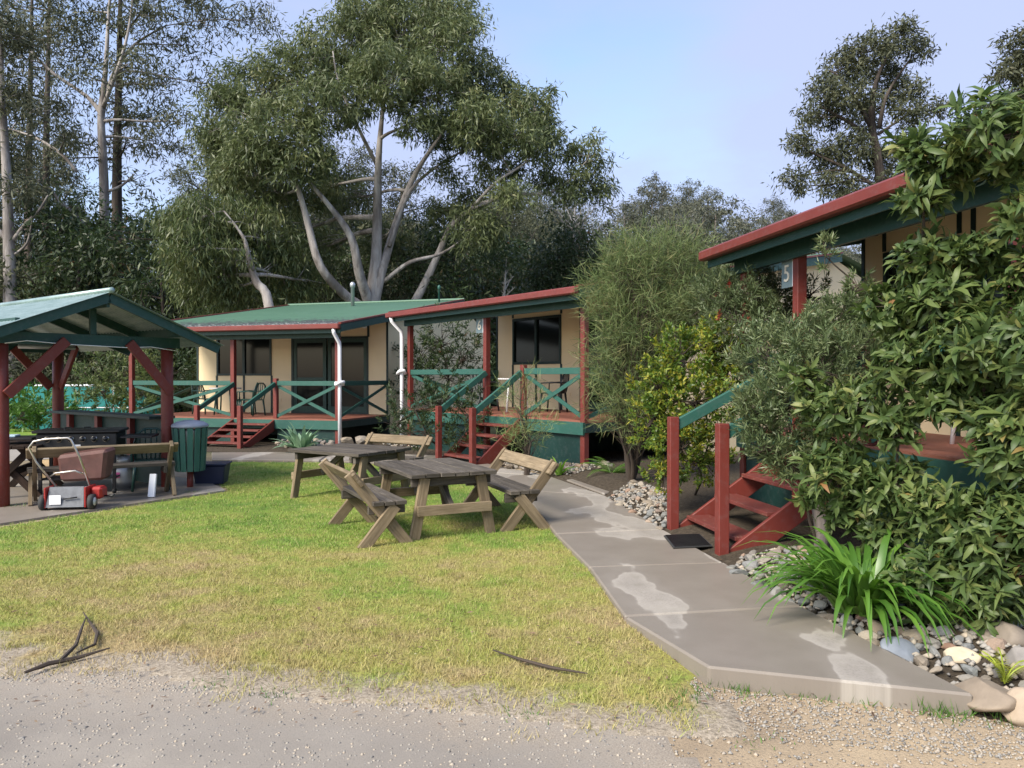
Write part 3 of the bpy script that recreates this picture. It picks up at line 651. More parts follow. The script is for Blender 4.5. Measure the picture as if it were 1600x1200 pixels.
# ------------------------------------------------------------------ picnic tables and benches
def picnic_table(loc, rz, L, Wd, label, mat=M['wood'], legm=M['post_wood']):
    t = empty('picnic_table', loc, rz, label, 'picnic table', 'weathered timber picnic tables'); H = .67; n = 6
    for k in range(n):
        y = -Wd/2+Wd/n*(k+.5); e = random.uniform(-.015, .015); z = H-.02+random.uniform(-.003, .003)
        MB().beam((-L/2+e, y, z), (L/2+e+random.uniform(-.01, .01), y, z+random.uniform(-.002, .002)), Wd/n-.009, .042).build('plank', mat, t, bevel=.004)
    for s in (-1, 1):
        x = s*(L/2-.12)
        MB().beam((x, -Wd/2+.04, H-.09), (x, Wd/2-.04, H-.09), .05, .095).build('cross_rail', mat, t, bevel=.004)
        for sy in (-1, 1):
            MB().beam((x+s*.052, sy*(Wd/2-.05), -.02), (x+s*.052, sy*(Wd/2-.17), H-.045), .05, .105, (0, 1, 0)).build('leg', legm, t, bevel=.004)
        MB().beam((x+s*.105, -Wd/2+.07, .3), (x+s*.105, Wd/2-.07, .3), .045, .1).build('stretcher', legm, t, bevel=.004)
        MB().beam((x-s*.0, 0, .3), (x-s*.42, 0, H-.06), .05, .08).build('brace', mat, t, bevel=.004)
    return t
def bench(loc, rz, L, label, group='weathered timber benches'):
    # seat faces -y, backrest on the +y side
    b = empty('timber_bench', loc, rz, label, 'bench', group); H = .42
    for k in range(3):
        y = -.17+.115*k; MB().beam((-L/2+random.uniform(0, .02), y, H+random.uniform(-.003, .003)), (L/2-random.uniform(0, .02), y, H), .106, .042).build('seat_plank', M['wood'], b, bevel=.004)
    for s in (-1, 1):
        x = s*(L/2-.14)
        MB().beam((x, -.24, H-.07), (x, .13, H-.07), .045, .095).build('seat_bearer', M['wood'], b, bevel=.004)
        MB().beam((x+s*.05, -.27, -.02), (x+s*.05, .33, .72), .045, .11, (0, 1, 0)).build('back_leg', M['post_wood'], b, bevel=.004)
        MB().beam((x+s*.098, .22, -.02), (x+s*.098, -.12, H-.03), .045, .11, (0, 1, 0)).build('front_leg', M['post_wood'], b, bevel=.004)
    MB().beam((-L/2, .262, .66), (L/2, .262, .66), .04, .15, (0, .6, .78)).build('back_board', M['post_wood'], b, bevel=.006)
    return b
picnic_table((-.87, 8.42, 0), R(116), 1.35, .95, 'weathered grey picnic table with a bench on either side')
picnic_table((-2.2, 10.45, 0), R(-32), 1.3, 1.05, 'weathered grey picnic table by the cabin stairs, one bench behind it')
bench((-.10, 8.9, 0), R(111-180), 1.65, 'timber bench with sloping backrest beside the concrete path')
bench((-1.52, 8.0, 0), R(116), 1.35, 'timber bench on the lawn side of the picnic table, back to the shelter')
bench((-1.93, 11.8, 0), R(-34), 1.35, 'timber bench facing the lawn, behind the farther picnic table')
# ------------------------------------------------------------------ shelter
A0 = Vector((-6.37, 9.57, 0)); SR = math.atan2(.8, .6); SW = 2.16; SD = 3.6
sh = empty('picnic_shelter', A0, SR, 'open shelter with red log posts, green beams and tin gable roof', 'shelter')
for x, y, r in ((0, 0, .09), (SW, 0, .09), (SW, SD, .095), (0, SD, .095)):
    MB().tube([(x, y, -.05), (x, y, .7), (x, y, 1.4), (x, y, 2.08)], [r, r*.97, r*.95, r*.92], 16).build('post', M['red'], sh, True)
MB().box(-.15, SW+.15, -.09, -.04, 2.06, 2.21).build('tie_beam', M['beam'], sh)
MB().box(-.15, SW+.15, SD+.04, SD+.09, 2.06, 2.21).build('tie_beam', M['beam'], sh)
for x in (-.02, SW-.03): MB().box(x, x+.05, -.5, SD+.5, 2.215, 2.36).build('wall_plate', M['beam'], sh)
AX = SW/2; AZ = 2.76; ST = .40; EV = .56
for y in (-.52, .8, 2.1, SD+.4):
    for s in (-1, 1):
        MB().beam((AX, y, AZ-.075), (AX+s*(SW/2+EV-.05), y, AZ-.075-(SW/2+EV-.05)*ST), .045, .12).build('rafter', M['beam'], sh)
MB().box(AX-.04, AX+.04, -.088, -.042, 2.215, AZ-.1).build('king_post', M['beam'], sh)
MB().box(AX-.02, AX+.02, -.5, SD+.4, AZ-.2, AZ-.07).build('ridge_beam', M['beam'], sh)
for s in (-1, 1):                       # corrugated sheets
    ys_ = np.arange(-.6, SD+.6, .025); wv = .009*np.sin(ys_/.1*2*np.pi)
    rows = [(AX, AZ), (AX+s*(SW/2+EV), AZ-(SW/2+EV)*ST)]
    V = np.concatenate([np.stack([np.full_like(ys_, x), ys_, z+wv], 1) for x, z in rows]); k = len(ys_); I = np.arange(2*k).reshape(2, k)
    link('roof_sheet', np_mesh('roof_sheet', V, np.stack([I[0, :-1], I[0, 1:], I[1, 1:], I[1, :-1]], 1), M['tin'], smooth=True), sh)
MB().tube([(AX, -.6, AZ+.02), (AX, SD+.6, AZ+.02)], .04, 8).build('ridge_cap', M['tin'], sh, True)
def brace_(p, q): MB().beam(p, q, .05, .13, (0, 0, 1)).build('brace', M['red'], sh, bevel=.004)
brace_((.02, -.13, 1.42), (.72, -.13, 2.12)); brace_((SW-.02, -.13, 1.42), (SW-.62, -.13, 2.12))
for x in (0, SW):
    brace_((x, SD-.1, 1.45), (x, SD-.7, 2.16)); brace_((x-.12*(1 if x else -1), SD, 1.45), (x-(.7 if x else -.7), SD, 2.12))
MB().tube([(SW*.3, 1.2, 2.07), (SW*.3+.75, 1.2, 2.07)], .03, 10).build('tube_lamp', M['galv'], sh, True)
wr = [(0, -.13, 2.06), (.25, -.13, 2.1), (.7, -.13, 2.07), (1.1, -.13, 2.06), (1.5, -.13, 2.05), (1.85, -.13, 2.07), (SW+.1, -.13, 2.02), (SW+.12, -.05, 1.97)]
MB().tube(wr, .006, 6).build('cable', M['white'], sh, True)
# servery counter along the right side of the shelter
ct = empty('servery_counter', A0, SR, 'green panelled counter with dark top between the shelter posts', 'counter')
MB().box(SW-.2, SW+.2, .14, SD-.14, 1.02, 1.06).build('counter_top', M['trim'], ct)
MB().box(SW-.02, SW+.02, .13, SD-.13, .04, 1.015).build('panel', M['skirt'], ct)
for y in (.95, 2.0, 3.0): MB().box(SW-.1, SW-.023, y-.05, y+.05, .03, 1.015).build('stud', M['red'], ct)
MB().box(SW-.15, SW-.02, 1.4, 2.2, .62, .66).build('shelf', M['trim'], ct)
# bbq
bq = empty('gas_barbecue', (-6.02, 10.75, .03), R(14), 'black flat-top gas barbecue with a row of knobs under the shelter', 'barbecue')
MB().box(-.5, .5, -.26, .26, .62, .84).build('firebox', M['black'], bq, bevel=.012)
MB().box(-.54, .54, -.3, .28, .845, .885).build('lid', M['black'], bq, bevel=.01)
for s in (-1, 1): MB().tube([(s*.12-.04, -.2, .89), (s*.12-.04, -.2, .92), (s*.12+.04, -.2, .92), (s*.12+.04, -.2, .89)], .008, 6).build('lid_handle', M['black'], bq)
for k in range(6):
    x = -.36+.145*k
    MB().tube([(x, -.262, .76), (x, -.268, .76)], .042, 14).build('knob_bezel', M['steel'], bq, True)
    MB().tube([(x, -.268, .76), (x, -.30, .76)], .032, 12).build('knob', M['black'], bq, True)
MB().box(-.05, .05, -.266, -.262, .655, .685).build('badge', M['white'], bq)
for x in (-.46, .46):
    for y in (-.22, .22): MB().box(x-.02, x+.02, y-.02, y+.02, .05, .62).build('leg', M['black'], bq)
    MB().tube([(x-.02, -.22, .035), (x+.02, -.22, .035)], .035, 12).build('caster', M['rubber'], bq, True)
    MB().tube([(x-.02, .22, .035), (x+.02, .22, .035)], .035, 12).build('caster', M['rubber'], bq, True)
MB().box(-.46, .46, -.2, .2, .2, .22).build('lower_shelf', M['black'], bq)
for s in (-1, 1): MB().box(min(s*.545, s*.95), max(s*.545, s*.95), -.26, .24, .76, .79).build('side_shelf', M['black'], bq, bevel=.006)
tr = MB().box(-.42, .02, -.12, .12, 0, .025).build('serving_tray', M['blue_tray'], bevel=.006); tr.location = bq.matrix_basis @ Vector((-.82, 0, .793)); tr.rotation_euler = (0, 0, R(18)); tag(tr, 'pale blue tray on the left shelf of the barbecue', 'tray')
# gas bottle
gb = empty('gas_bottle', (-5.62, 11.1, .03), R(20), 'grey gas bottle with collar beside the counter', 'gas bottle')
MB().lathe([(.1, 0), (.1, .03), (.13, .04), (.155, .09), (.16, .12), (.16, .24), (.15, .3), (.1, .35), (.03, .365)], n=24).build('tank', M['galv'], gb, True)
MB().lathe([(.105, .34), (.105, .47), (.098, .47), (.098, .345)], n=20).build('collar', M['galv'], gb, True)
MB().tube([(0, 0, .36), (0, 0, .42), (-.05, -.02, .43)], .02, 8).build('valve', M['steel'], gb, True)
MB().tube([(-.05, -.02, .43), (-.22, -.03, .43), (-.24, -.03, .38)], .018, 8).build('hose', M['white'], gb, True)
MB().box(-.1, -.03, -.168, -.15, .17, .25).build('sticker', M['pink'], gb)
# bench under the shelter, back towards the lawn
bench((-5.42, 10.2, .03), R(31+180), 1.75, 'timber bench under the shelter in front of the barbecue')
off = MB().beam((0, 0, 0), (.02, .09, .3), .085, .05).build('timber_offcut', M['white'], bevel=.005); off.location = (-4.83, 10.27, .03); off.rotation_euler = (0, 0, R(20)); tag(off, 'short white timber offcut leaning on the shelter bench leg', 'timber')
# mower
mw = empty('reel_mower', (-5.42, 9.45, .03), R(8), 'red reel mower with bent tube handle and brown grass catcher', 'lawn mower')
MB().box(-.24, .22, -.12, .14, .05, .27).build('engine_deck', M['galv'], mw, bevel=.015)
MB().quadbox([Vector(p) for p in ((-.25, -.2, .04), (.22, -.2, .04), (.22, -.12, .04), (-.25, -.12, .04), (-.22, -.14, .3), (.2, -.14, .3), (.2, -.11, .3), (-.22, -.11, .3))], .4, .1, .25).build('front_plate', M['dark_plate'], mw)
MB().box(-.27, -.245, -.2, .14, .03, .3).build('side_plate', M['mower_red'], mw, bevel=.008)
MB().box(.225, .25, -.2, .14, .03, .3).build('side_plate', M['mower_red'], mw, bevel=.008)
MB().box(.252, .40, -.08, .14, .12, .28).build('chain_cover', M['mower_red'], mw, bevel=.03)
MB().tube([(.4, .02, .15), (.5, .0, .15), (.54, .0, .17)], .012, 8).build('crank', M['black'], mw, True)
MB().box(-.2, -.06, -.207, -.2, .08, .2).build('sticker', M['white'], mw)
MB().tube([(-.03, -.2, .15), (.14, -.2, .17)], .01, 6).build('lever', M['black'], mw, True)
for x in (.27, -.33):
    wl = MB().tube([(x, -.13, .1), (x+.06, -.13, .1)], .1, 20).build('wheel', M['rubber'], mw, True)
    MB().tube([(x-.004 if x < 0 else x+.055, -.13, .1), (x+.02 if x < 0 else x+.066, -.13, .1)], .055, 16).build('rim', M['tyre_rim'], wl, True)
MB().tube([(-.22, .05, .28), (-.42, -.05, .62), (-.5, -.08, .82), (-.44, -.08, .9), (-.3, -.08, .93), (-.02, -.08, .945), (.02, -.08, .92), (.1, -.03, .7), (.2, .06, .28)], .014, 10).build('handle', M['steel'], mw, True)
MB().tube([(-.28, .02, .42), (-.2, -.02, .47), (.05, -.03, .5), (.14, 0, .45)], .012, 8).build('cross_bar', M['steel'], mw, True)
MB().quadbox([Vector(p) for p in ((-.22, .16, .32), (.34, .16, .34), (.36, .42, .36), (-.22, .42, .36), (-.26, .14, .68), (.38, .16, .76), (.4, .5, .78), (-.26, .5, .72))], .5, .3, .35).build('grass_catcher', M['rust'], mw, False, bevel=.04)
mw.scale = (.92, .92, .92)
# slatted bin on a post
bn = empty('slatted_bin', (-4.72, 11.25, 0), R(10), 'green slatted bin with grey lid on a red post', 'bin')
MB().tube([(0, 0, -.05), (0, 0, .3)], .045, 12).build('post', M['red'], bn, True)
MB().lathe([(.16, .3), (.2, .86), (.2, .87), (.15, .87)], n=20).build('liner', M['galv'], bn, True)
for k in range(14):
    a = 2*math.pi*k/14; ca, sa = math.cos(a), math.sin(a); tn = Vector((-sa, ca, 0))
    MB().beam((ca*.195, sa*.195, .27), (ca*.24, sa*.24, .9), .078, .018, (ca, sa, 0)).build('slat', M['green'], bn, bevel=.003)
MB().lathe([(.25, .905), (.26, .92), (.25, .95), (.18, .99), (.08, 1.01), (.01, 1.012)], n=24).build('lid', M['lid'], bn, True)
tb = empty('storage_tub', (-4.6, 11.75, 0), R(8), 'dark navy plastic tub on the grass behind the slatted bin', 'tub')
MB().quadbox([Vector(p) for p in ((-.2, -.16, .01), (.2, -.16, .01), (.2, .16, .01), (-.2, .16, .01), (-.24, -.2, .3), (.24, -.2, .3), (.24, .2, .3), (-.24, .2, .3))], .4, .3, .3).build('body', M['navy'], tb, bevel=.015)
MB().box(-.26, .26, -.22, .22, .302, .33).build('lid', M['navy'], tb, bevel=.01)
k = copy_tree(g0); place(k, (-5.2, 11.05, .03), R(25), 'green plastic chair beside the counter under the shelter', 'chair')
# dark picnic table with crossed legs under the shelter
pt = empty('dark_picnic_table', (-6.85, 10.75, .03), R(107), 'dark brown picnic table with crossed legs under the shelter', 'picnic table')
for k in range(5): MB().beam((-.75, -.3+.15*k, .68), (.75, -.3+.15*k, .68), .143, .04).build('plank', M['dark_wood'], pt, bevel=.004)
for s in (-1, 1):
    MB().beam((s*.55, -.34, 0), (s*.55, .26, .655), .05, .09, (0, 1, 0)).build('leg', M['dark_wood'], pt); MB().beam((s*.6, .34, 0), (s*.6, -.26, .655), .05, .09, (0, 1, 0)).build('leg', M['dark_wood'], pt)
MB().beam((-.55, 0, .33), (.55, 0, .33), .05, .09).build('stretcher', M['dark_wood'], pt)
# shade-cloth fence and buggy at the back left
fn = empty('shade_cloth_fence', (0, 0, 0), 0, 'teal shade-cloth fence behind the bushes', 'fence')
for i in range(5):
    x = -19.5+i*2.0; MB().box(x-.03, x+.03, 26, 26.06, -.6, 1.36).build('post', M['galv'], fn)
    if i < 4:
        p = MB().box(x+.03, x+1.97, 25.99, 26.0, -.5, 1.3).build('panel', M['cloth'], fn)
        MB().box(x+.03, x+1.97, 25.97, 25.985, .58, .61).build('band', M['white'], fn)
gc = empty('golf_buggy', (-15.6, 27.2, -.5), R(12), 'white-roofed golf buggy parked by the shade cloth', 'golf buggy')
MB().box(-1.0, .85, -.55, .55, 1.78, 1.86).build('roof', M['white'], gc, bevel=.03)
for x in (-.9, .55):
    for y in (-.5, .5): MB().tube([(x, y, .5), (x*.95, y, 1.8)], .02, 8).build('roof_post', M['black'], gc, True)
MB().box(-1.15, 1.15, -.58, .58, .3, .62).build('body', M['white'], gc, bevel=.06)
MB().box(.55, 1.15, -.55, .55, .6, .95).build('cowl', M['white'], gc, bevel=.1)
MB().box(-.55, -.05, -.52, .52, .62, .8).build('seat', M['black'], gc, bevel=.04); MB().box(-.65, -.5, -.52, .52, .8, 1.2).build('seat_back', M['black'], gc, bevel=.04)
MB().tube([(.55, .2, .9), (.32, .2, 1.15)], .02, 8).build('steering_column', M['black'], gc, True)
MB().tube([(.3+.04*math.sin(a), .2+.18*math.cos(a), 1.15+.17*math.sin(a)) for a in np.linspace(0, 6.283, 13)], .014, 6).build('steering_wheel', M['black'], gc, True)
for x in (-.75, .75):
    for y in (-.55, .45):
        wl = MB().tube([(x, y, .22), (x, y+.12, .22)], .22, 18).build('wheel', M['rubber'], gc, True)
# fallen bark strips
def strip(pts, w_, name, label, group=None):
    o = MB().tube([Vector(p) for p in pts], [r*.62 for r in w_], 6).build(name, M['twig']); tag(o, label, 'bark', group); return o
bk_ = lambda *a: [gp(x, y, .03) + Vector((0, 0, random.uniform(0, .02))) for x, y in a]
strip(bk_((38, 1052), (75, 1040), (120, 1028), (172, 1017)), [.012, .022, .02, .006], 'bark_strip', 'long dark bark strip on the gravel at the lawn edge')
strip(bk_((95, 1035), (118, 1012), (128, 985), (134, 968)), [.02, .018, .014, .006], 'bark_strip', 'straight bark strip rising from the long dark strip')
strip(bk_((118, 1022), (148, 1008), (152, 990), (140, 972), (130, 960)), [.006, .014, .02, .014, .006], 'bark_strip', 'hooked bark strip curling over the lawn edge')
strip(bk_((770, 1020), (810, 1031), (860, 1044), (918, 1056)), [.006, .014, .016, .006], 'bark_strip', 'thin reddish bark strip lying on the dry grass')
# ------------------------------------------------------------------ trees
def puff_leaves(c, rad, n, L, W, droop, clump=.45, per=45):
    # leaf clumps spread through an ellipsoid, more of them towards its shell
    k = max(3, int(n/per)); d = rand_dirs(k); r = .35+.65*rng.random(k)**.6
    C = np.asarray(c)+d*r[:, None]*np.asarray(rad); 
    cl = clump*(.6+.8*rng.random(k))
    idx = np.repeat(np.arange(k), per); m = len(idx)
    off = rng.normal(size=(m, 3))*cl[idx][:, None]*np.array([.6, .6, .5])
    P = C[idx]+off
    D = unit(rng.normal(size=(m, 3))*.75+unit(off+1e-6)*.4+np.array([0, 0, -droop]))
    rr = np.clip(.5*rng.random(k)[idx]+.5*rng.random(m), 0, 1)
    return P, D, rng.normal(size=(m, 3)), L*(.6+.8*rng.random(m)), W*(.7+.6*rng.random(m)), rr, C
def sway(p, q, r0, r1, n=6, amp=.06):
    p, q = Vector(p), Vector(q); ln = (q-p).length; pts, rs = [], []
    ph = random.random()*6; ax = Vector((random.uniform(-1, 1), random.uniform(-1, 1), .2)).normalized()
    for i in range(n+1):
        t = i/n; pts.append(p.lerp(q, t)+ax*math.sin(t*math.pi*1.5+ph*.3)*amp*ln*t*(1-t)*2+Vector((0, 0, ln*.10*t*(1-t)))); rs.append(r0+(r1-r0)*t)
    return pts, rs
def build_tree(name, base, stems, puffs, L, W, barkm, leafm, droop=.6, per=45, clump=.45, label=None, cat='tree', group=None, twigs=5, tr=.05):
    """stems: list of [(point, radius), ...] in world space; puffs: (centre, radii, leaf count)"""
    base = Vector(base); t = empty(name, base, 0, label, cat, group)
    tb_ = MB(); nodes = []
    for s in stems:
        pts = [Vector(p)-base for p, r in s]; rs = [r for p, r in s]
        # smooth the polyline a little
        P2, R2 = [], []
        for i in range(len(pts)-1):
            for k in range(4):
                u = k/4; a = pts[max(i-1, 0)]; b = pts[i]; c = pts[i+1]; d = pts[min(i+2, len(pts)-1)]
                P2.append(.5*((2*b)+(c-a)*u+(2*a-5*b+4*c-d)*u*u+(3*b-a-3*c+d)*u**3)); R2.append(rs[i]+(rs[i+1]-rs[i])*u)
        P2.append(pts[-1]); R2.append(rs[-1]); tb_.tube(P2, R2, 10); nodes += list(zip(P2, R2))
    A = [[], [], [], [], [], []]
    for c, rad, n in puffs:
        c = Vector(c)-base; low = [(p, r) for p, r in nodes if p.z < c.z+.3] or nodes
        p0, r0 = min(low, key=lambda pr: (pr[0]-c).length+ .25*abs(pr[0].z-c.z))
        pts, rs = sway(p0, c, min(r0*.7, .028*(c-p0).length+.02), .02, 7, .12); tb_.tube(pts, rs, 6, False)
        P, D, N, LL, WW, rr, C = puff_leaves(c, rad, n, L, W, droop, clump, per)
        for q in C[:max(2, int(len(C)*.35))][:twigs*3]:
            pts2, rs2 = sway(pts[random.randint(3, 7)], Vector(q), .02*max(1, tr/.05), .006, 4, .15); tb_.tube(pts2, rs2, 4, False)
        for a, b in zip(A, (P, D, N, LL, WW, rr)): a.append(b)
    link('trunk', tb_.mesh('trunk', barkm, True), t)
    A = [np.concatenate(a) for a in A]
    link('crown', leaf_mesh('crown', *A[:5], leafm, True, .12, A[5]), t)
    return t
def S(d, *pts):       # a stem traced at depth d: (px, py, radius[, depth offset])
    return [(at(p[0], p[1], d+(p[3] if len(p) > 3 else 0)), p[2]) for p in pts]
def PF(d, *ps, dens=1.0):   # puffs at depth d: (px, py, rx px, ry px, depth offset)
    o = []
    for x, y, rx, ry, dd in ps:
        k = (d+dd)/F; o.append((at(x, y, d+dd), (rx*k, max(rx, ry)*k*.8, ry*k), int(dens*rx*ry*.32)))
    return o
# the big spreading gum behind the mossy-roofed cabin
d = 33
base = at(585, 470, d); base.z = 0
stems = [[(base+Vector((0, 0, -.3)), .5), (at(583, 480, d), .42), (at(588, 400, d), .3), (at(590, 320, d), .24), (at(592, 240, d-.5), .17), (at(600, 150, d), .08), (at(605, 80, d), .03)],
    S(d, (583, 480, .32), (598, 420, .24), (625, 330, .2, 1), (650, 270, .14, 1.5), (690, 210, .09, 2), (740, 140, .04, 2)),
    S(d, (578, 478, .3), (562, 430, .26, -1), (548, 370, .2, -1.5), (505, 310, .12, -2), (440, 240, .06, -2.5)),
    S(d, (575, 485, .28), (540, 462, .26, -1), (500, 415, .22, -2), (480, 345, .18, -2), (460, 280, .12, -2.5), (420, 200, .05, -3)),
    S(d, (640, 486, .26, 1), (665, 440, .22, 1), (690, 385, .18, 1), (705, 350, .12, 1), (725, 320, .06, 1.5)),
    S(d, (600, 440, .12), (640, 410, .11, -.5), (690, 396, .08, 0), (735, 365, .05, 1), (765, 340, .02, 1)),
    S(d, (700, 360, .14, 1), (740, 325, .13, 0), (800, 305, .1, 0), (860, 300, .07, 0), (905, 270, .03, 0)),
    S(d, (590, 260, .12), (560, 200, .09, -1), (530, 130, .06, -1.5), (520, 80, .03, -1.5)),
    S(d, (740, 322, .09), (775, 285, .08, -1), (820, 255, .05, -1), (845, 225, .03, -1)),
    S(d, (608, 385, .12), (640, 300, .1, 1), (690, 255, .07, 1.5), (745, 225, .04, 2))]
stems = [[(p, r*.78) for p, r in st_] for st_ in stems]
puffs = PF(d, (560, 60, 75, 60, 0), (640, 40, 85, 60, 1), (700, 80, 70, 60, 0), (480, 95, 60, 55, -1), (615, 120, 75, 55, -2), (745, 130, 50, 45, 1), (680, 150, 65, 50, -1),
    (400, 140, 65, 55, -1), (355, 190, 48, 60, -1), (425, 200, 70, 55, -3), (500, 170, 60, 50, -3), (345, 240, 35, 45, 0), (395, 260, 60, 40, -2), (470, 250, 55, 40, -3),
    (550, 130, 60, 60, 2), (790, 165, 55, 45, 1), (835, 165, 35, 40, 0), (800, 215, 60, 40, -1), (760, 215, 50, 40, 2), (850, 225, 30, 45, 0), (920, 245, 38, 30, 0), (925, 290, 36, 32, 1), (880, 295, 28, 30, 0),
    (700, 205, 40, 30, 3), (745, 190, 45, 35, -2), (500, 290, 50, 40, 1), (440, 310, 50, 35, 0), (540, 310, 40, 40, 3), (365, 295, 40, 35, 0), (740, 355, 45, 35, 0), (775, 265, 40, 25, 0), (690, 330, 30, 25, 2), (845, 275, 28, 20, 0), (805, 305, 34, 22, -2), (725, 315, 32, 24, 1), (700, 265, 26, 20, 1), (460, 360, 45, 35, 3), (590, 20, 70, 40, 1), (690, 20, 70, 40, 2), (650, 190, 35, 25, -2), (600, 380, 45, 35, 4), (500, 390, 45, 40, 4), dens=4.0)
build_tree('gum_tree', base, stems, puffs, .28, .058, M['gum_bark'], M['gum_leaf'], .9, 60, .36, 'large spreading gum tree with pale twisting limbs behind the mossy-roofed cabin', twigs=6)
# the weeping, lighter gum to its left
d = 29; base = at(424, 480, d); base.z = 0
build_tree('gum_tree', base, [[(base, .25), (at(420, 478, d), .18), (at(400, 440, d), .15), (at(388, 400, d), .11), (at(380, 370, d), .06), (at(350, 330, d), .03)]],
    PF(d, (310, 340, 50, 40, 0), (350, 350, 45, 45, 1), (290, 390, 40, 45, -1), (340, 410, 50, 45, 0), (400, 350, 40, 40, 1), (300, 440, 40, 40, 1), (360, 455, 45, 35, 1), (440, 380, 35, 40, 2), (430, 430, 40, 40, 2), (265, 350, 25, 30, 0), (480, 440, 40, 35, 3), dens=3.2),
    .3, .05, M['gum_bark'], M['weep_leaf'], 1.6, 50, .42, 'drooping yellow-green gum left of the big gum tree')
# tall forest gums at the left
d = 41; base = at(160, 470, d); base.z = 0
build_tree('gum_tree', base, [[(base, .36), (at(161, 460, d), .29), (at(163, 330, d), .25), (at(161, 250, d), .22), (at(158, 180, d), .18), (at(165, 110, d), .12), (at(170, 20, d), .08), (at(180, -90, d), .03)],
    S(d, (158, 395, .12), (130, 350, .11, -1), (95, 315, .08, -2), (70, 285, .04, -2)), S(d, (160, 180, .14), (135, 150, .1), (80, 112, .08), (30, 60, .05), (0, 25, .03)),
    S(d, (158, 190, .13), (175, 120, .1, 1), (210, 70, .07, 1), (260, 40, .04, 1)), S(d, (166, 300, .08), (190, 290, .07), (210, 272, .04)), S(d, (160, 170, .11), (190, 90, .08, -1), (205, 20, .05, -1), (210, -60, .03, -1)),
    S(d, (120, 268, .09, -1), (95, 240, .08, -1), (55, 215, .06, -1), (10, 200, .03, -1))],
    PF(d, (60, 40, 60, 30, 0), (130, 20, 60, 28, 1), (220, 30, 60, 30, 0), (280, 70, 45, 25, 1), (30, 90, 50, 28, -1), (110, 90, 50, 25, 2), (200, 100, 45, 25, -1), (260, 130, 50, 25, 0), (60, 160, 55, 28, 0), (140, 120, 30, 22, -2), (200, 170, 50, 25, 2), (280, 190, 35, 25, 0), (100, 210, 45, 25, -2), (30, 220, 45, 30, 1), (170, 230, 40, 22, 2), (240, 220, 45, 22, 1), (60, 285, 50, 28, -2), (320, 130, 35, 22, 1), (330, 40, 55, 30, 2), (400, 30, 45, 26, 3), (70, -30, 60, 30, 0), (180, -40, 60, 30, 0), (300, -20, 60, 30, 0), dens=1.5),
    .36, .07, M['gum_bark'], M['far_leaf'], .7, 40, .6, 'tall pale-trunked gum with forked limbs rising behind the shelter ridge', twigs=6)
d = 36; base = at(18, 470, d); base.z = 0
build_tree('gum_tree', base, [[(base, .4), (at(16, 470, d), .3), (at(14, 380, d), .25), (at(10, 270, d), .2), (at(4, 160, d), .15), (at(0, 40, d), .06)],
    S(d, (14, 375, .16), (-10, 355, .13), (-40, 330, .1), (-80, 250, .05)), S(d, (18, 378, .1), (40, 350, .08), (60, 330, .06), (75, 305, .03)), S(d, (22, 398, .06), (42, 380, .05), (50, 345, .03))],
    PF(d, (20, 150, 45, 35, 0), (-30, 120, 60, 40, 0), (0, 230, 50, 35, 1), (40, 60, 40, 30, 0), (-60, 230, 50, 40, 0), (-20, 30, 60, 40, 0), (30, 300, 40, 28, 0), (-40, 310, 40, 30, 0), dens=1.6),
    .36, .07, M['gum_bark'], M['far_leaf'], .7, 40, .55, 'pale gum with a low fork at the shelter roof, beside the shade-cloth fence')
# right-hand gum behind cabin 5
d = 46; base = at(1372, 330, d); base.z = hgt(np.array(base.x), np.array(d)).item()
build_tree('gum_tree', base, [[(base, .5), (at(1376, 330, d), .32), (at(1372, 250, d), .26), (at(1362, 195, d), .22), (at(1368, 130, d), .12), (at(1395, 70, d), .05)],
    S(d, (1362, 200, .16), (1340, 160, .12), (1310, 120, .07), (1295, 110, .04)), S(d, (1374, 200, .14), (1385, 150, .1), (1420, 95, .05)), S(d, (1362, 215, .12), (1325, 190, .1), (1280, 165, .05)), S(d, (1366, 290, .12), (1320, 262, .1), (1260, 235, .05)), S(d, (1372, 210, .09), (1410, 185, .06), (1450, 165, .03))],
    PF(d, (1400, 55, 38, 24, 0), (1435, 75, 22, 18, 0), (1355, 80, 40, 24, 0), (1320, 105, 36, 24, 1), (1380, 105, 34, 24, 2), (1290, 140, 30, 24, 0), (1335, 150, 34, 24, -1), (1400, 140, 30, 22, 1), (1300, 175, 30, 22, 1), (1268, 185, 18, 20, 0), (1420, 175, 30, 26, 0), (1355, 185, 34, 22, 2), (1465, 170, 20, 14, 0), (1330, 230, 36, 24, 0), (1255, 225, 32, 16, 0), (1290, 245, 34, 20, 1), (1235, 275, 18, 14, 0), (1375, 250, 34, 26, 1), (1310, 285, 32, 24, 0), (1350, 300, 34, 24, 0), (1420, 240, 30, 24, 2), (1255, 290, 16, 14, 0), (1435, 135, 16, 14, 0), (1400, 290, 40, 30, 1), dens=4.5),
    .34, .085, M['dark_bark'], M['far_leaf'], .5, 40, .42, 'lone airy gum tree standing against the sky behind cabin 5', twigs=6)
d = 40; base = at(1640, 330, d); base.z = 0
build_tree('gum_tree', base, [[(base, .4), (at(1630, 250, d), .25), (at(1610, 120, d), .12), (at(1605, 60, d), .05)]],
    PF(d, (1600, 70, 32, 26, 0), (1580, 110, 26, 20, 0), (1610, 140, 36, 30, 0), (1570, 170, 40, 22, 0), (1545, 200, 34, 18, 0), (1640, 90, 50, 40, 0), (1620, 200, 45, 30, 0), dens=4), .34, .085, M['dark_bark'], M['far_leaf'], .5, 40, .42, 'gum tree half hidden behind the large-leaved shrub')
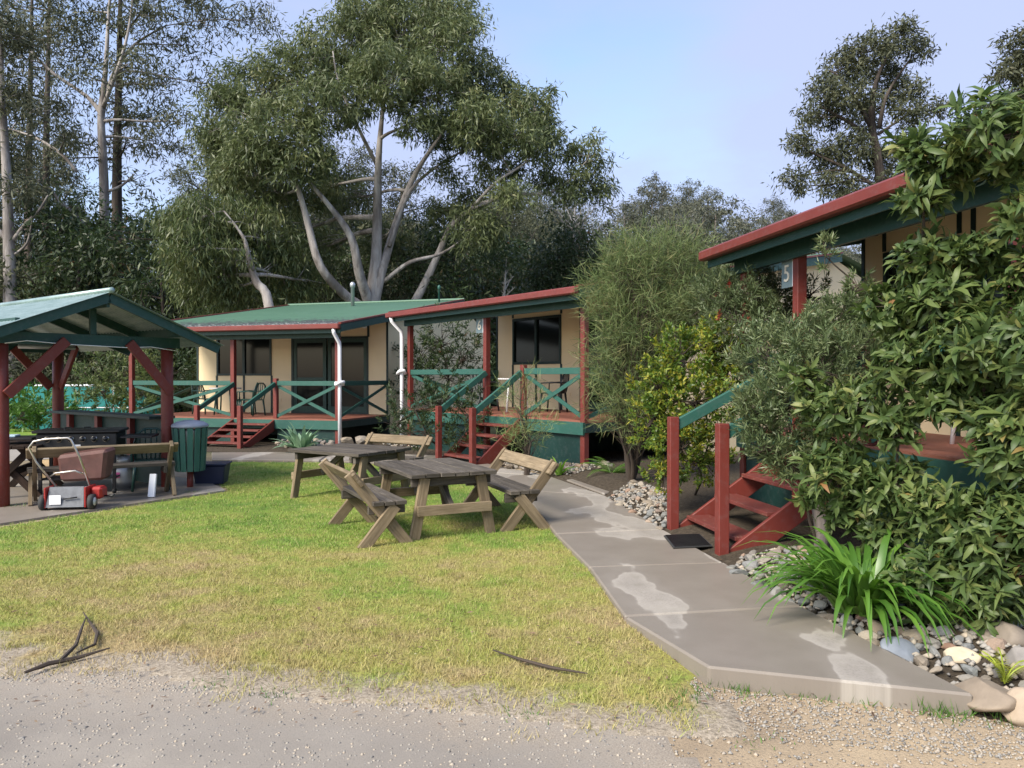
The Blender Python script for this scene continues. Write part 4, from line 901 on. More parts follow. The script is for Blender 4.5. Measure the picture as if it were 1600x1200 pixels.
# ---- forest prototypes, copied
def forest_proto(name, H, cr, npf, leafm, barkm, L, W, label, group, clear=.4, seed=0, dens=300):
    random.seed(seed); base = Vector((0, 0, 0)); lean = Vector((random.uniform(-1, 1), random.uniform(-1, 1), 0))*H*.03
    st_ = [[(base-Vector((0, 0, 1.5)), H*.014), (lean*.4+Vector((0, 0, H*.4)), H*.011), (lean+Vector((0, 0, H*.72)), H*.006), (lean*1.3+Vector((0, 0, H*.95)), H*.002)]]
    pf = []
    for k in range(npf):
        u = (k+.5)/npf; z = H*(clear+(1-clear)*u); a = k*2.4+random.random(); rr = cr*math.sin(math.pi*(.18+.74*u))**.8*random.uniform(.35, 1.0)
        s = cr*random.uniform(.28, .46); pf.append(((math.cos(a)*rr+lean.x*u, math.sin(a)*rr+lean.y*u, z), (s, s, s*.62), int(dens*random.uniform(.7, 1.2))))
    for k in range(5):
        a = random.random()*6.28; z0 = H*(clear*.6+.1*k); st_.append([((0, 0, z0), H*.006), ((math.cos(a)*cr*.4, math.sin(a)*cr*.4, z0+H*.08), H*.004), ((math.cos(a)*cr*.8, math.sin(a)*cr*.8, z0+H*.2), H*.0015)])
    return build_tree(name, base, st_, pf, L, W, barkm, leafm, .6, 30, .7*cr/4, label, 'tree', group, twigs=3)
gF = 'forest gums behind the cabins'; lF = 'tall dark forest gum in the dense stand behind the cabins'
gH = 'gums on the distant hill'; lH = 'hazy grey-green gum on the distant hillside'
gU = 'understorey trees behind the cabins'; lU = 'dark bushy understorey tree at the forest edge'
fp = [forest_proto('forest_gum', 27, 5.5, 24, M['far_leaf'], M['grey_bark'], .5, .13, lF, gF, .34, 3, 420), forest_proto('forest_gum', 31, 5, 22, M['far_leaf'], M['dark_bark'], .5, .13, lF, gF, .42, 5, 400), forest_proto('forest_gum', 24, 6, 26, M['far_leaf'], M['grey_bark'], .5, .13, lF, gF, .25, 8, 420)]
hp = [forest_proto('hill_gum', 20, 4.6, 15, M['hill_leaf'], M['grey_bark'], .62, .17, lH, gH, .45, 13, 260), forest_proto('hill_gum', 17, 5.2, 16, M['hill_leaf'], M['grey_bark'], .62, .17, lH, gH, .3, 15, 260)]
up = [forest_proto('understorey_tree', 9, 3.8, 22, M['far_leaf'], M['dark_bark'], .34, .10, lU, gU, .08, 21, 420), forest_proto('understorey_tree', 7, 3.2, 20, M['weep_leaf'], M['dark_bark'], .32, .09, lU, gU, .05, 22, 380), forest_proto('understorey_tree', 11, 3.6, 24, M['dark_leaf'], M['dark_bark'], .34, .10, lU, gU, .1, 24, 420)]
random.seed(42)
used = {}
def put(protos, x, y, s, z=None):
    o = random.choice(protos); first = id(o) not in used; used[id(o)] = 1
    c = o if first else copy_tree(o)
    c.location = (x, y, (hgt(np.array(float(x)), np.array(float(y))).item() if z is None else z)); c.rotation_euler = (0, 0, random.random()*6.28); c.scale = (s, s, s*random.uniform(.9, 1.1)); return c
for i in range(46):                        # tall stand, left to centre
    u = random.random(); px = random.uniform(-250, 330) if i < 30 else random.uniform(300, 620); dd = random.uniform(50, 82)
    put(fp, (px-800)/F*dd, dd, random.uniform(.42, .62) if px < 330 else random.uniform(.5, .7))
for i in range(26):                        # lower stand, centre
    px = random.uniform(420, 900); dd = random.uniform(52, 85); put(fp, (px-800)/F*dd, dd, random.uniform(.42, .6))
for i in range(46):                        # understorey along the forest edge
    px = -200+i*27+random.uniform(-12, 12); dd = random.uniform(36, 50)
    put(up, (px-800)/F*dd, dd, random.uniform(.7, 1.1) if px < 850 else random.uniform(.6, .85))
for i in range(85):                        # hillside
    px = random.uniform(820, 1700) if i < 70 else random.uniform(500, 900); dd = random.uniform(95, 190); put(hp, (px-800)/F*dd, dd, random.uniform(.55, .85) if px > 1130 else random.uniform(.75, 1.05))
# tall straight dark trunks by the shelter ridge
d = 43
for px, ddd, r, lab, m_ in ((183, 0, .34, 'straight dark brown trunk close beside the pale forked gum', 'dark_bark'), (72, 4, .28, 'slim dark trunk between the two pale gums', 'dark_bark'), (45, 8, .3, 'dark trunk behind the low-forked pale gum', 'dark_bark')):
    b_ = at(px, 480, d+ddd); b_.z = 0
    build_tree('gum_tree', b_, [[(b_, r), (at(px, 400, d+ddd), r*.9), (at(px, 250, d+ddd), r*.7), (at(px+4, 60, d+ddd), r*.4), (at(px+6, -80, d+ddd), r*.15)]],
        PF(d+ddd, *[(px+random.uniform(-70, 70), y, random.uniform(35, 55), random.uniform(22, 32), random.uniform(-2, 2)) for y in range(-60, 290, 34)], dens=.65), .38, .08, M[m_], M['far_leaf'], .6, 40, .6, lab)
# dead bleached trees
def dead_tree(px, py_base, py_top, d, label, spread=40):
    b_ = at(px, py_base+30, d); b_.z = 0; t_ = empty('dead_tree', b_, 0, label, 'tree'); m_ = MB(); k = d/F; H = (588-py_top)*k+EYE
    tr_ = [Vector((0, 0, 0)), Vector((.05, 0, H*.4)), Vector((-.05, 0, H*.7)), Vector((.1, 0, H))]; m_.tube(tr_, [.16, .12, .08, .02], 8)
    for i in range(16):
        br = MB()
        z = H*random.uniform(.42, .92); a = random.random()*6.28; l = spread*k*random.uniform(.5, 1)*(1.2-z/H*.6); p = Vector((0, 0, z)); q = p+Vector((math.cos(a)*l, math.sin(a)*l, l*random.uniform(.6, 1.2)))
        pts, rs = sway(p, q, .05, .012, 5, .15); br.tube(pts, rs, 5, False)
        for j in range(3):
            e = pts[random.randint(2, 4)]; q2 = e+Vector((random.uniform(-1, 1), random.uniform(-1, 1), 1.0))*l*.35; p3, r3 = sway(e, q2, .02, .006, 3, .1); br.tube(p3, r3, 4, False)
        br.build('limb', M['dead'], t_, True)
    m_.build('trunk', M['dead'], t_, True)
dead_tree(896, 440, 300, 40, 'bleached dead tree standing behind the red gutter of cabin 6', 60)
dead_tree(788, 470, 405, 36, 'small bleached dead tree above the roof of cabin 6', 25)

# ------------------------------------------------------------------ garden shrubs
def shrub(name, base, blobs, L, W, leafm, label, cat='shrub', group=None, simple=True, rosette=0, up=.3, curl=.15, stems=6, trunk_r=.03, flowers=None, barkm=None, twig_r=.006):
    """blobs: (centre, radii, count). rosette > 0: leaves in whorls of that many at twig ends"""
    base = Vector(base); t_ = empty(name, base, 0, label, cat, group); wd = MB(); Ps = []
    A = [[], [], [], [], [], []]
    allC = []; cents = [Vector((0, 0, 0))]
    for c, rad, n in sorted(blobs, key=lambda b: (Vector(b[0])-base).length):
        c = Vector(c)-base
        if rosette:
            k = n; d_ = rand_dirs(k); r = .45+.55*rng.random(k)**.5; C = np.asarray(c)+d_*r[:, None]*np.asarray(rad); ax = unit(d_*.8+np.array([0, 0, up])+rng.normal(size=(k, 3))*.35)
            idx = np.repeat(np.arange(k), rosette); m = len(idx); rd = rand_dirs(m); side = unit(rd-ax[idx]*np.sum(rd*ax[idx], 1, keepdims=True))
            lift = rng.random(m)*1.0+.1; D = unit(side+ax[idx]*lift[:, None]-np.array([0, 0, .1])+rng.normal(size=(m, 3))*.15); P = C[idx]-ax[idx]*(rng.random(m)*L*.7)[:, None]
            N = ax[idx]; rr = np.clip(.45*rng.random(k)[idx]+.55*rng.random(m), 0, 1)
        else:
            per = 24; k = max(2, n//per); d_ = rand_dirs(k); r = .35+.65*rng.random(k)**.55; C = np.asarray(c)+d_*r[:, None]*np.asarray(rad)
            idx = np.repeat(np.arange(k), per); m = len(idx); ax = unit(d_*.7+np.array([0, 0, up])+rng.normal(size=(k, 3))*.3)
            tt = rng.random(m)*min(rad)*.55; P = C[idx]+ax[idx]*tt[:, None]+rng.normal(size=(m, 3))*.012
            rd = rand_dirs(m); D = unit(rd*.8+ax[idx]*.75); N = rng.normal(size=(m, 3))+np.array([0, 0, 1.]); rr = np.clip(.4*rng.random(k)[idx]+.6*rng.random(m), 0, 1)
        for a, b in zip(A, (P, D, N, L*(.4+.85*rng.random(m))*(.75+.5*rng.random(k)[idx]), W*(.6+.65*rng.random(m)), rr)): a.append(b)
        # limb to the blob, twigs to the leaf whorls
        pr = min(cents, key=lambda e: (e-c).length+.35*e.length); dep = 1 if pr.length < .01 else .6
        pts, rs = sway(pr, c, trunk_r*dep, trunk_r*.35, 7, .12); wd.tube(pts, rs, 7, False); cents.append(c)
        for q in C[:32]:
            e = pts[random.randint(6, 7)]; p2, r2 = sway(e, Vector(q), twig_r*1.4, twig_r*.5, 3, .12); wd.tube(p2, r2, 4, False)
        allC.append(C)
    link('branches', wd.mesh('branches', barkm or M['twig'], True), t_)
    A = [np.concatenate(a) for a in A]
    link('foliage', leaf_mesh('foliage', *A[:5], leafm, simple, curl, A[5]), t_)
    if flowers:
        C = np.concatenate(allC); C = C[rng.choice(len(C), flowers, replace=False)]
        for q in C:
            n = 90; tt = rng.random(n)*.1-.05; rd = rand_dirs(n); P = np.asarray(q)+np.stack([tt*.2, tt*.2, tt], 1)
            link('flower', leaf_mesh('flower', P, rd, rng.normal(size=(n, 3)), .035, .005, M['flower']), t_)
    return t_
def BL(*bs): return [(at(x, y, d), (rx*d/F, rx*d/F*.85, ry*d/F), n) for x, y, rx, ry, d, n in bs]
# large-leaved shrub at the right
b0 = gp(1500, 985, .05)
shrub('large_leaved_shrub', b0, BL((1605, 330, 44, 46, 4.6, 60), (1445, 400, 44, 39, 5.0, 59), (1530, 395, 44, 31, 4.9, 59), (1470, 625, 55, 29, 5.0, 51), (1405, 665, 37, 37, 5.2, 37), (1540, 640, 46, 37, 4.8, 51), (1330, 800, 46, 37, 5.7, 51), (1390, 835, 41, 33, 5.4, 51), (1265, 760, 22, 33, 5.9, 18), (1560, 215, 102, 69, 4.7, 161), (1470, 260, 55, 41, 4.9, 72), (1420, 225, 33, 20, 5.0, 22), (1440, 310, 37, 22, 4.9, 34), (1630, 430, 74, 55, 4.7, 93), (1480, 465, 65, 39, 5.0, 80), (1400, 480, 55, 46, 5.3, 72), (1540, 540, 102, 74, 4.8, 187), (1420, 570, 65, 46, 5.2, 86),
    (1590, 690, 74, 74, 4.6, 130), (1350, 640, 65, 51, 5.5, 86), (1310, 740, 60, 55, 5.6, 89), (1290, 640, 41, 46, 5.8, 48), (1400, 760, 55, 46, 5.3, 72), (1480, 800, 65, 51, 4.9, 95), (1560, 830, 83, 74, 4.6, 158), (1460, 900, 65, 51, 4.8, 95), (1540, 930, 65, 55, 4.6, 95), (1450, 960, 32, 27, 4.8, 25), (1250, 590, 24, 22, 5.9, 17), (1640, 560, 74, 111, 4.4, 130), (1650, 820, 74, 93, 4.4, 101)),
    .118, .036, M['big_leaf'], 'large glossy-leaved shrub overhanging the deck and roof of cabin 5', rosette=8, simple=False, curl=.18, trunk_r=.02, twig_r=.0035)
# narrow-leaved shrub by the stairs with shaggy trunk
b1 = at(1283, 862, 6.45)
sb = shrub('narrow_leaved_shrub', b1, BL((1262, 545, 52, 45, 6.6, 2736), (1200, 560, 55, 55, 6.7, 2736), (1305, 510, 45, 45, 6.8, 2432), (1360, 500, 45, 40, 7.0, 2128), (1230, 640, 60, 55, 6.4, 3040), (1180, 650, 36, 45, 6.4, 1672), (1280, 580, 60, 60, 6.3, 3040), (1240, 720, 50, 36, 6.3, 2128), (1200, 700, 36, 28, 6.3, 1064), (1340, 560, 50, 60, 6.6, 2128), (1290, 690, 45, 50, 6.4, 1824), (1290, 400, 12, 36, 6.8, 334), (1340, 450, 20, 30, 6.8, 456)),
    .075, .013, M['narrow_leaf'], 'narrow-leaved shrub with shaggy trunk beside the red cabin 5 steps', up=.9, trunk_r=.015, twig_r=.004, simple=True)
MB().tube([Vector((0, 0, -.15)), Vector((.01, 0, .15)), Vector((-.02, .02, .4)), Vector((-.05, .05, .75))], [.075, .06, .055, .04], 10).build('trunk', M['grey_bark'], sb, True)
# yellow-green bush
shrub('yellow_green_bush', gp(1085, 775, .1), BL((1060, 560, 42, 45, 9.0, 2210), (1110, 545, 40, 40, 9.2, 2040), (1030, 610, 38, 40, 8.9, 1870), (1085, 630, 50, 45, 8.8, 2550), (1020, 660, 34, 36, 8.8, 1530), (1060, 700, 45, 40, 8.7, 1870), (1120, 620, 40, 50, 9.0, 2040), (1100, 720, 40, 40, 8.8, 1360), (1140, 570, 28, 34, 9.3, 1020), (1035, 745, 28, 26, 8.7, 595)),
    .06, .028, M['lime_leaf'], 'dense yellow-green leafed bush between the two numbered cabins', up=.4, trunk_r=.02)
# bottlebrush behind
shrub('bottlebrush_shrub', gp(1165, 740, .1), BL((1165, 462, 34, 32, 9.1, 1500), (1150, 505, 38, 40, 9.0, 1700), (1192, 505, 28, 40, 8.9, 1300), (1130, 470, 28, 30, 9.2, 1000), (1140, 455, 46, 36, 10.2, 2200), (1190, 455, 40, 36, 10.0, 2000), (1160, 515, 55, 50, 10.0, 2600), (1215, 465, 34, 36, 9.9, 1300), (1210, 520, 40, 50, 9.8, 1700), (1105, 480, 40, 45, 10.5, 1600), (1265, 465, 30, 30, 9.7, 900), (1150, 600, 50, 60, 10, 700)),
    .09, .014, M['narrow_leaf'], 'bottlebrush shrub with red flowers under the roof end of cabin 5', up=.5, trunk_r=.025, flowers=14)
# fine-leaved she-oak at the corner of cabin 6
def she_oak(base, blobs, label):
    base = Vector(base); t_ = empty('she_oak', base, 0, label, 'tree'); wd = MB(); A = [[], [], [], [], []]
    for c, rad, n in blobs:
        c = Vector(c)-base; pts, rs = sway((0, 0, -.1), c, .045, .012, 8, .1); wd.tube(pts, rs, 6, False)
        per = 22; k = n//per; d_ = rand_dirs(k); r = rng.random(k)**.5; C = np.asarray(c)+d_*r[:, None]*np.asarray(rad)
        ax = unit(d_*.7+np.array([0, 0, .75])+rng.normal(size=(k, 3))*.35)
        for q, a_ in list(zip(C, ax))[:60]:
            p2, r2 = sway(pts[random.randint(3, 8)], Vector(q)+Vector(a_)*.15, .007, .002, 4, .15); wd.tube(p2, r2, 4, False)
        idx = np.repeat(np.arange(k), per); m = len(idx); P = C[idx]+ax[idx]*(rng.random(m)*.35)[:, None]+rng.normal(size=(m, 3))*.03
        D = unit(ax[idx]*.6+rng.normal(size=(m, 3))*.7)
        for a, b in zip(A, (P, D, rng.normal(size=(m, 3)), .12+.17*rng.random(m), .005+.004*rng.random(m))): a.append(b)
    link('branches', wd.mesh('branches', M['twig'], True), t_); A = [np.concatenate(a) for a in A]
    link('foliage', leaf_mesh('foliage', *A, M['needle'], True, .12), t_)
she_oak(gp(985, 752, .1), BL((985, 440, 58, 42, 11.2, 3000), (1055, 435, 58, 40, 11.4, 2800), (960, 480, 38, 50, 11.4, 2400), (1005, 510, 72, 46, 11, 3200), (1080, 490, 50, 45, 11.3, 2800), (960, 565, 34, 50, 11.2, 1800), (985, 590, 45, 50, 11, 2000), (965, 640, 26, 40, 11, 1000), (990, 660, 32, 40, 10.8, 700), (1095, 455, 40, 30, 11.6, 1500), (1000, 400, 45, 24, 11.3, 1500), (1060, 400, 40, 24, 11.5, 1300), (1060, 540, 40, 40, 11.2, 1500)), 'wispy grey-green she-oak at the corner post of cabin 6')
she_oak(gp(822, 742, .05), BL((822, 650, 22, 40, 12.4, 420), (830, 690, 28, 24, 12.3, 420), (815, 610, 14, 30, 12.5, 160)), 'wispy she-oak sapling beside the cabin 6 steps')
# shrubs between the two far cabins, and at the back left
shrub('red_tipped_shrub', gp(690, 702, .0), BL((650, 640, 45, 36, 15.2, 800), (700, 625, 45, 36, 15.4, 800), (735, 655, 30, 36, 15.0, 500), (665, 680, 45, 26, 15.0, 600), (720, 690, 30, 24, 14.8, 350), (620, 665, 26, 30, 15.6, 350)), .13, .026, M['dark_leaf'], 'red-tipped dark shrub between the cabins beside the cabin 6 stairs', up=.6, trunk_r=.03)
shrub('tall_dark_shrub', at(700, 640, 20.5)*1, BL((690, 535, 50, 40, 20.5, 1100), (725, 560, 40, 40, 20.3, 900), (655, 560, 36, 40, 20.8, 700), (700, 585, 50, 30, 20.2, 800), (640, 610, 30, 30, 20.8, 500)), .18, .036, M['dark_leaf'], 'tall dark shrub seen through the posts of the cabin 6 veranda', up=.5, trunk_r=.03)
for (x, y, r1, r2, dd, n, m_, lab) in ((60, 640, 60, 30, 23.5, 1800, 'bush_leaf', 'bright green bush in front of the teal shade cloth'), (190, 590, 60, 56, 24.5, 2600, 'weep_leaf', 'grey-green bush behind the servery counter'), (260, 590, 50, 56, 26, 2200, 'dark_leaf', 'dark bush behind the left end of the mossy-roofed cabin'), (20, 640, 40, 36, 24.5, 1000, 'bush_leaf', 'bright green bush behind the left shelter post')):
    b_ = at(x, y, dd); b_.z = -.2
    shrub('garden_bush', b_, BL((x, y, r1, r2, dd, n), (x-r1*.5, y+r2*.4, r1*.6, r2*.6, dd-.4, n//2), (x+r1*.5, y+r2*.35, r1*.6, r2*.6, dd-.3, n//2)), .17, .05, M[m_], lab, up=.5, trunk_r=.02)
# ---- strap-leaved and rosette plants
def strap_plant(name, base, n, L, W, mat, label, cat, arch=1.0, seg=6, group=None, up=(35, 80)):
    base = Vector(base); V, Fc, rr = [], [], []
    for i in range(n):
        a = random.random()*6.283; el = R(random.uniform(*up)); l = L*random.uniform(.6, 1.1); w_ = W*random.uniform(.7, 1.1)
        p = Vector((math.cos(a)*random.uniform(0, L*.22), math.sin(a)*random.uniform(0, L*.22), 0)); s = Vector((-math.sin(a), math.cos(a), 0)); r_ = random.random(); b = len(V)
        for k in range(seg+1):
            t = k/seg; wk = w_*(.55+.45*math.sin(math.pi*min(1, t*1.1+.2)))*(1 if t < .75 else max(.03, (1-t)/.25)); d = Vector((math.cos(a)*math.cos(el), math.sin(a)*math.cos(el), math.sin(el)))
            V += [p+s*wk/2+Vector((0, 0, wk*.15)), p, p-s*wk/2+Vector((0, 0, wk*.15))]; rr += [r_]*3
            if k < seg: Fc += [(b+3*k, b+3*k+3, b+3*k+4, b+3*k+1), (b+3*k+1, b+3*k+4, b+3*k+5, b+3*k+2)]
            p = p+d*(l/seg); el -= arch*R(22)*(.5+t)*random.uniform(.8, 1.2)
    me = np_mesh(name, [tuple(v) for v in V], Fc, mat, rr, True); o = link(name, me); o.location = base; return tag(o, label, cat, group)
strap_plant('agapanthus_clump', gp(1345, 955, .1), 170, .8, .052, M['strap_leaf'], 'lush clump of bright green strap leaves by the path stones', 'plant')
strap_plant('agapanthus_clump', gp(1290, 915, .1), 70, .58, .042, M['strap_leaf'], 'smaller strap-leaved clump beside the shaggy shrub trunk', 'plant')
strap_plant('agave_plant', gp(470, 703, .08), 48, .66, .13, M['agave_leaf'], 'pale green agave rosette in front of the mossy-roofed cabin', 'plant', .35, up=(15, 80))
strap_plant('birds_nest_fern', gp(872, 742, .05), 16, .42, .06, M['fern_leaf'], 'light green broad-leaved plant behind the path-side bench', 'plant', .6)
strap_plant('grass_tuft', gp(1205, 915, .06), 26, .2, .008, M['strap_leaf'], 'small grassy tuft among the stones below the cabin 5 steps', 'grass', .9)
def fern(base, n, L, mat, label, up=(30, 65)):
    base = Vector(base); P, D, N, LL = [], [], [], []; st_ = MB()
    for i in range(n):
        a = random.random()*6.283; el = R(random.uniform(*up)); p = Vector((0, 0, 0)); l = L*random.uniform(.7, 1.1); pts = [p.copy()]
        for k in range(22):
            t = k/22; d = Vector((math.cos(a)*math.cos(el), math.sin(a)*math.cos(el), math.sin(el))); p = p+d*l/22; el -= R(3.6); pts.append(p.copy()); s = Vector((-math.sin(a), math.cos(a), 0))
            for sg in (-1, 1): P.append(tuple(p)); D.append(tuple(s*sg+d*.35+Vector((0, 0, -.1)))); N.append((0, 0, 1)); LL.append(l*.2*math.sin(math.pi*min(1, .12+.88*t))**.8*(1-t*.5))
        st_.tube(pts[::4], .004, 4, False)
    t_ = empty('fern', base, 0, label, 'fern'); st_.build('stalks', mat, t_); n_ = len(P)
    link('fronds', leaf_mesh('fronds', np.array(P), np.array(D), np.array(N, float), np.array(LL), L*.03, mat), t_)
fern(gp(955, 742, .08), 14, .62, M['fern_leaf'], 'bright green fern beside the cabin 6 corner post')
fern(gp(1575, 960, .1), 9, .5, M['fern_leaf'], 'green fern at the foot of the large-leaved shrub', (20, 60))
fern(gp(1570, 1068, .08), 7, .24, M['lime_frond'], 'small yellow fern among the big stones at the path end', (60, 85))
# ------------------------------------------------------------------ stones
def rock_mesh(seed, sub_=2):
    r_ = random.Random(seed); bm = bmesh.new(); bmesh.ops.create_icosphere(bm, subdivisions=sub_, radius=1)
    planes = [(Vector((r_.gauss(0, 1), r_.gauss(0, 1), r_.gauss(0, 1))).normalized(), r_.uniform(.55, .85)) for _ in range(9)]
    for v in bm.verts:
        for n_, d_ in planes:
            k = v.co.dot(n_)
            if k > d_: v.co -= n_*(k-d_)*.92
        v.co *= 1+r_.uniform(-.03, .03)*(1 if sub_ == 2 else .6)
    me = bpy.data.meshes.new('stone'); bm.to_mesh(me); bm.free(); me.materials.append(M['stone']); return me
RK = [rock_mesh(s) for s in range(8)]
placed = []
random.seed(99)
def add_rock(x, y, s, z, label, group):
    o = link('stone', random.choice(RK)); o.location = (x, y, z-s*.06); o.rotation_euler = (random.uniform(-.5, .5), random.uniform(-.5, .5), random.random()*6.28)
    o.scale = (s*random.uniform(.8, 1.25), s*random.uniform(.7, 1.0), s*random.uniform(.45, .7)); tag(o, label, 'stone', group); placed.append((x, y, s)); return o
big = [((1538, 1094), .15, .5, 'broad flat brown boulder at the end of the path'), ((1612, 1116), .13, .75, 'rounded tan boulder at the edge of the gravel road'), ((1565, 1010), .17, .7, 'squarish brown boulder behind the yellow fern'), ((1600, 1050), .15, .8, 'grey-brown boulder beside the yellow fern'),
       ((1502, 1035), .085, .9, 'pale cream upright stone near the boulders'), ((1372, 985), .1, .45, 'reddish flat stone below the strap-leaved clump'), ((1410, 1020), .11, .35, 'blue-grey slab stone along the path edge'), ((1545, 1005), .09, .9, 'pale grey upright stone behind the cream one')]
for (px, py), s, fl, lab in big:
    p = gp(px, py, .05); o = add_rock(p.x, p.y, s, .04+s*.3, lab, None); o.scale = (s*1.25, s*.9, s*fl)
    me_ = rock_mesh(len(placed)+50, 4); me_.polygons.foreach_set('use_smooth', [True]*len(me_.polygons)); me_.materials.clear(); me_.materials.append(plain('boulder_stone', {'b': (.24, .19, .14), 'r': (.33, .26, .19), 's': (.2, .165, .13), 'g': (.22, .2, .18), 'p': (.5, .42, .3)}.get(lab[0], (.3, .17, .11)) if 'blue' not in lab else (.2, .22, .25), .8, amt=.2, scale=9, bump=.5)); o.data = me_
for px, py in ((543, 697), (567, 696)):
    p = gp(px, py); o = add_rock(p.x, p.y, .25, .1, 'large pale rock under the open side of the mossy-roofed cabin deck', 'rocks under the deck')
def fill(poly, n, smin, smax, label, group, tries=9000, sep=.82):
    k = 0; xs_ = [p[0] for p in poly]; ys_ = [p[1] for p in poly]
    for _ in range(tries):
        if k >= n: break
        x = random.uniform(min(xs_), max(xs_)); y = random.uniform(min(ys_), max(ys_))
        if not inside((x, y), poly): continue
        s = smin+(smax-smin)*random.random()**2
        if any((x-a)**2+(y-b)**2 < ((s+c)*sep)**2 for a, b, c in placed): continue
        add_rock(x, y, s, .035+bed_z(x, y)*.8+s*.12, label, group); k += 1
    return k
zA = G((1532, 1100), (1255, 950), (1140, 885), (1165, 868), (1290, 868), (1400, 945), (1600, 985), (1640, 1080), z=.06)
zB = G((1036, 828), (945, 776), (985, 760), (1035, 772), (1045, 800), z=.06)
zC = G((780, 733), (862, 743), (890, 748), (935, 741), (960, 735), (930, 728), (850, 720), (790, 720), z=.03)
zD = G((428, 707), (520, 706), (525, 692), (440, 690)); zE = G((598, 706), (660, 709), (655, 690), (600, 692))
fill(zA, 150, .04, .095, 'rough grey or tan stone bordering the path by the strap-leaved clump', 'stones beside the path')
fill(zB, 70, .04, .085, 'rough stone in the bed between the path and yellow-green bush', 'stones in the bush bed')
fill(zC, 85, .05, .09, 'rough stone along the skirt of cabin 6', 'stones along cabin 6')
fill(zD, 28, .06, .1, 'pale stone along the skirt of the mossy-roofed cabin', 'stones along the mossy-roofed cabin')
fill(zE, 20, .06, .1, 'pale stone between the two far cabins', 'stones between the cabins')
# small stones and leaf litter between them, and chips on the gravel
def chips(name, pts, sizes, mat, flat=.6):
    t = np.array([[1,1,1],[-1,-1,1],[-1,1,-1],[1,-1,-1]])/1.6; n = len(pts)
    oct_ = np.array([[1,0,0],[0,1,0],[-1,0,0],[0,-1,0],[0,0,1],[0,0,-1]], float); fc = np.array([[0,1,4],[1,2,4],[2,3,4],[3,0,4],[1,0,5],[2,1,5],[3,2,5],[0,3,5]])
    V = oct_[None]*(.7+.6*rng.random((n, 6, 1)))*np.asarray(sizes)[:, None, None]*np.array([1, .8, flat]); a = rng.random(n)*6.28; ca, sa = np.cos(a)[:, None], np.sin(a)[:, None]
    x = V[..., 0]*ca-V[..., 1]*sa; y = V[..., 0]*sa+V[..., 1]*ca; V = np.stack([x, y, V[..., 2]], -1)+np.asarray(pts)[:, None, :]
    return np_mesh(name, V.reshape(-1, 3), (np.arange(n)[:, None, None]*6+fc[None]).reshape(-1, 3), mat, np.repeat(rng.random(n), 6))
t = NT('chip_stone'); t.set(.85, 0, .2); a = t.n('ShaderNodeAttribute', attribute_name='rnd'); t.col(t.ramp(a.outputs['Fac'], [(0, (.16, .15, .14)), (.35, (.3, .28, .25)), (.6, (.4, .33, .25)), (.8, (.26, .25, .23)), (1, (.42, .36, .28))])); M['chip'] = t.m
pts, sz = [], []
for poly, n in ((zA, 900), (zB, 420), (zC, 300), (zD, 120), (zE, 120)):
    xs_ = [p[0] for p in poly]; ys_ = [p[1] for p in poly]; k = 0
    while k < n:
        x = random.uniform(min(xs_), max(xs_)); y = random.uniform(min(ys_), max(ys_))
        if inside((x, y), poly): pts.append((x, y, .03+bed_z(x, y)*.9)); sz.append(random.uniform(.015, .038)); k += 1
tag(link('small_stones', chips('small_stones', pts, sz, M['chip'])), 'small mixed stones filling the planting bed edge', 'stones', kind='stuff')
pts, sz = [], []
for _ in range(26000):
    px = random.uniform(-100, 1650); py = 1000+200*random.random()**1.3; p = gp(px, py)
    if inside((p.x, p.y), LP) and random.random() < .93: continue
    if inside((p.x, p.y), bed) or inside((p.x, p.y), [path_left[0], path_right[0], path_right[1], path_left[1]]): continue
    onroad = p.y < gp(px, 1062+ (px/1000)*80).y
    if onroad and random.random() < .8: continue
    pts.append((p.x, p.y, .004)); sz.append(random.uniform(.003, .011)*(1.5 if random.random() < .06 else 1))
tag(link('loose_gravel', chips('loose_gravel', pts, sz, M['chip'])), 'loose gravel along the edge of the road', 'gravel', kind='stuff')
# ------------------------------------------------------------------ grass
LPa = np.array(LP)
def in_poly_np(P, poly):
    x, y = P[:, 0], P[:, 1]; c = np.zeros(len(P), bool); j = len(poly)-1
    for i in range(len(poly)):
        xi, yi = poly[i]; xj, yj = poly[j]
        c ^= ((yi > y) != (yj > y)) & (x < (xj-xi)*(y-yi)/((yj-yi) if yj != yi else 1e-9)+xi); j = i
    return c
def blades(P, h, w_):
    n = len(P); a = rng.random(n)*6.283; S_ = np.stack([np.cos(a), np.sin(a), np.zeros(n)], 1)*np.asarray(w_)[:, None]/2
    tip = P+np.stack([rng.normal(size=n)*.45, rng.normal(size=n)*.45, .55+.45*rng.random(n)], 1)*np.asarray(h)[:, None]
    V = np.stack([P-S_, P+S_, tip], 1).reshape(-1, 3); return V, np.arange(n*3).reshape(n, 3)
# density falls with distance so that the picture stays evenly covered
cand = []
for d0_, d1_, dens in ((3.7, 5, 11000), (5, 6.5, 8000), (6.5, 9, 4500), (9, 13, 1700), (13, 17, 700)):
    x0, x1 = -d1_*.72-.5, 2.2; n = int((x1-x0)*(d1_-d0_)*dens); q = np.stack([x0+(x1-x0)*rng.random(n), d0_+(d1_-d0_)*rng.random(n)], 1); q = q[np.abs(q[:, 0]) < q[:, 1]*.74+.3]; cand.append(q)
Q = np.concatenate(cand); Q = Q[in_poly_np(Q, LP)]
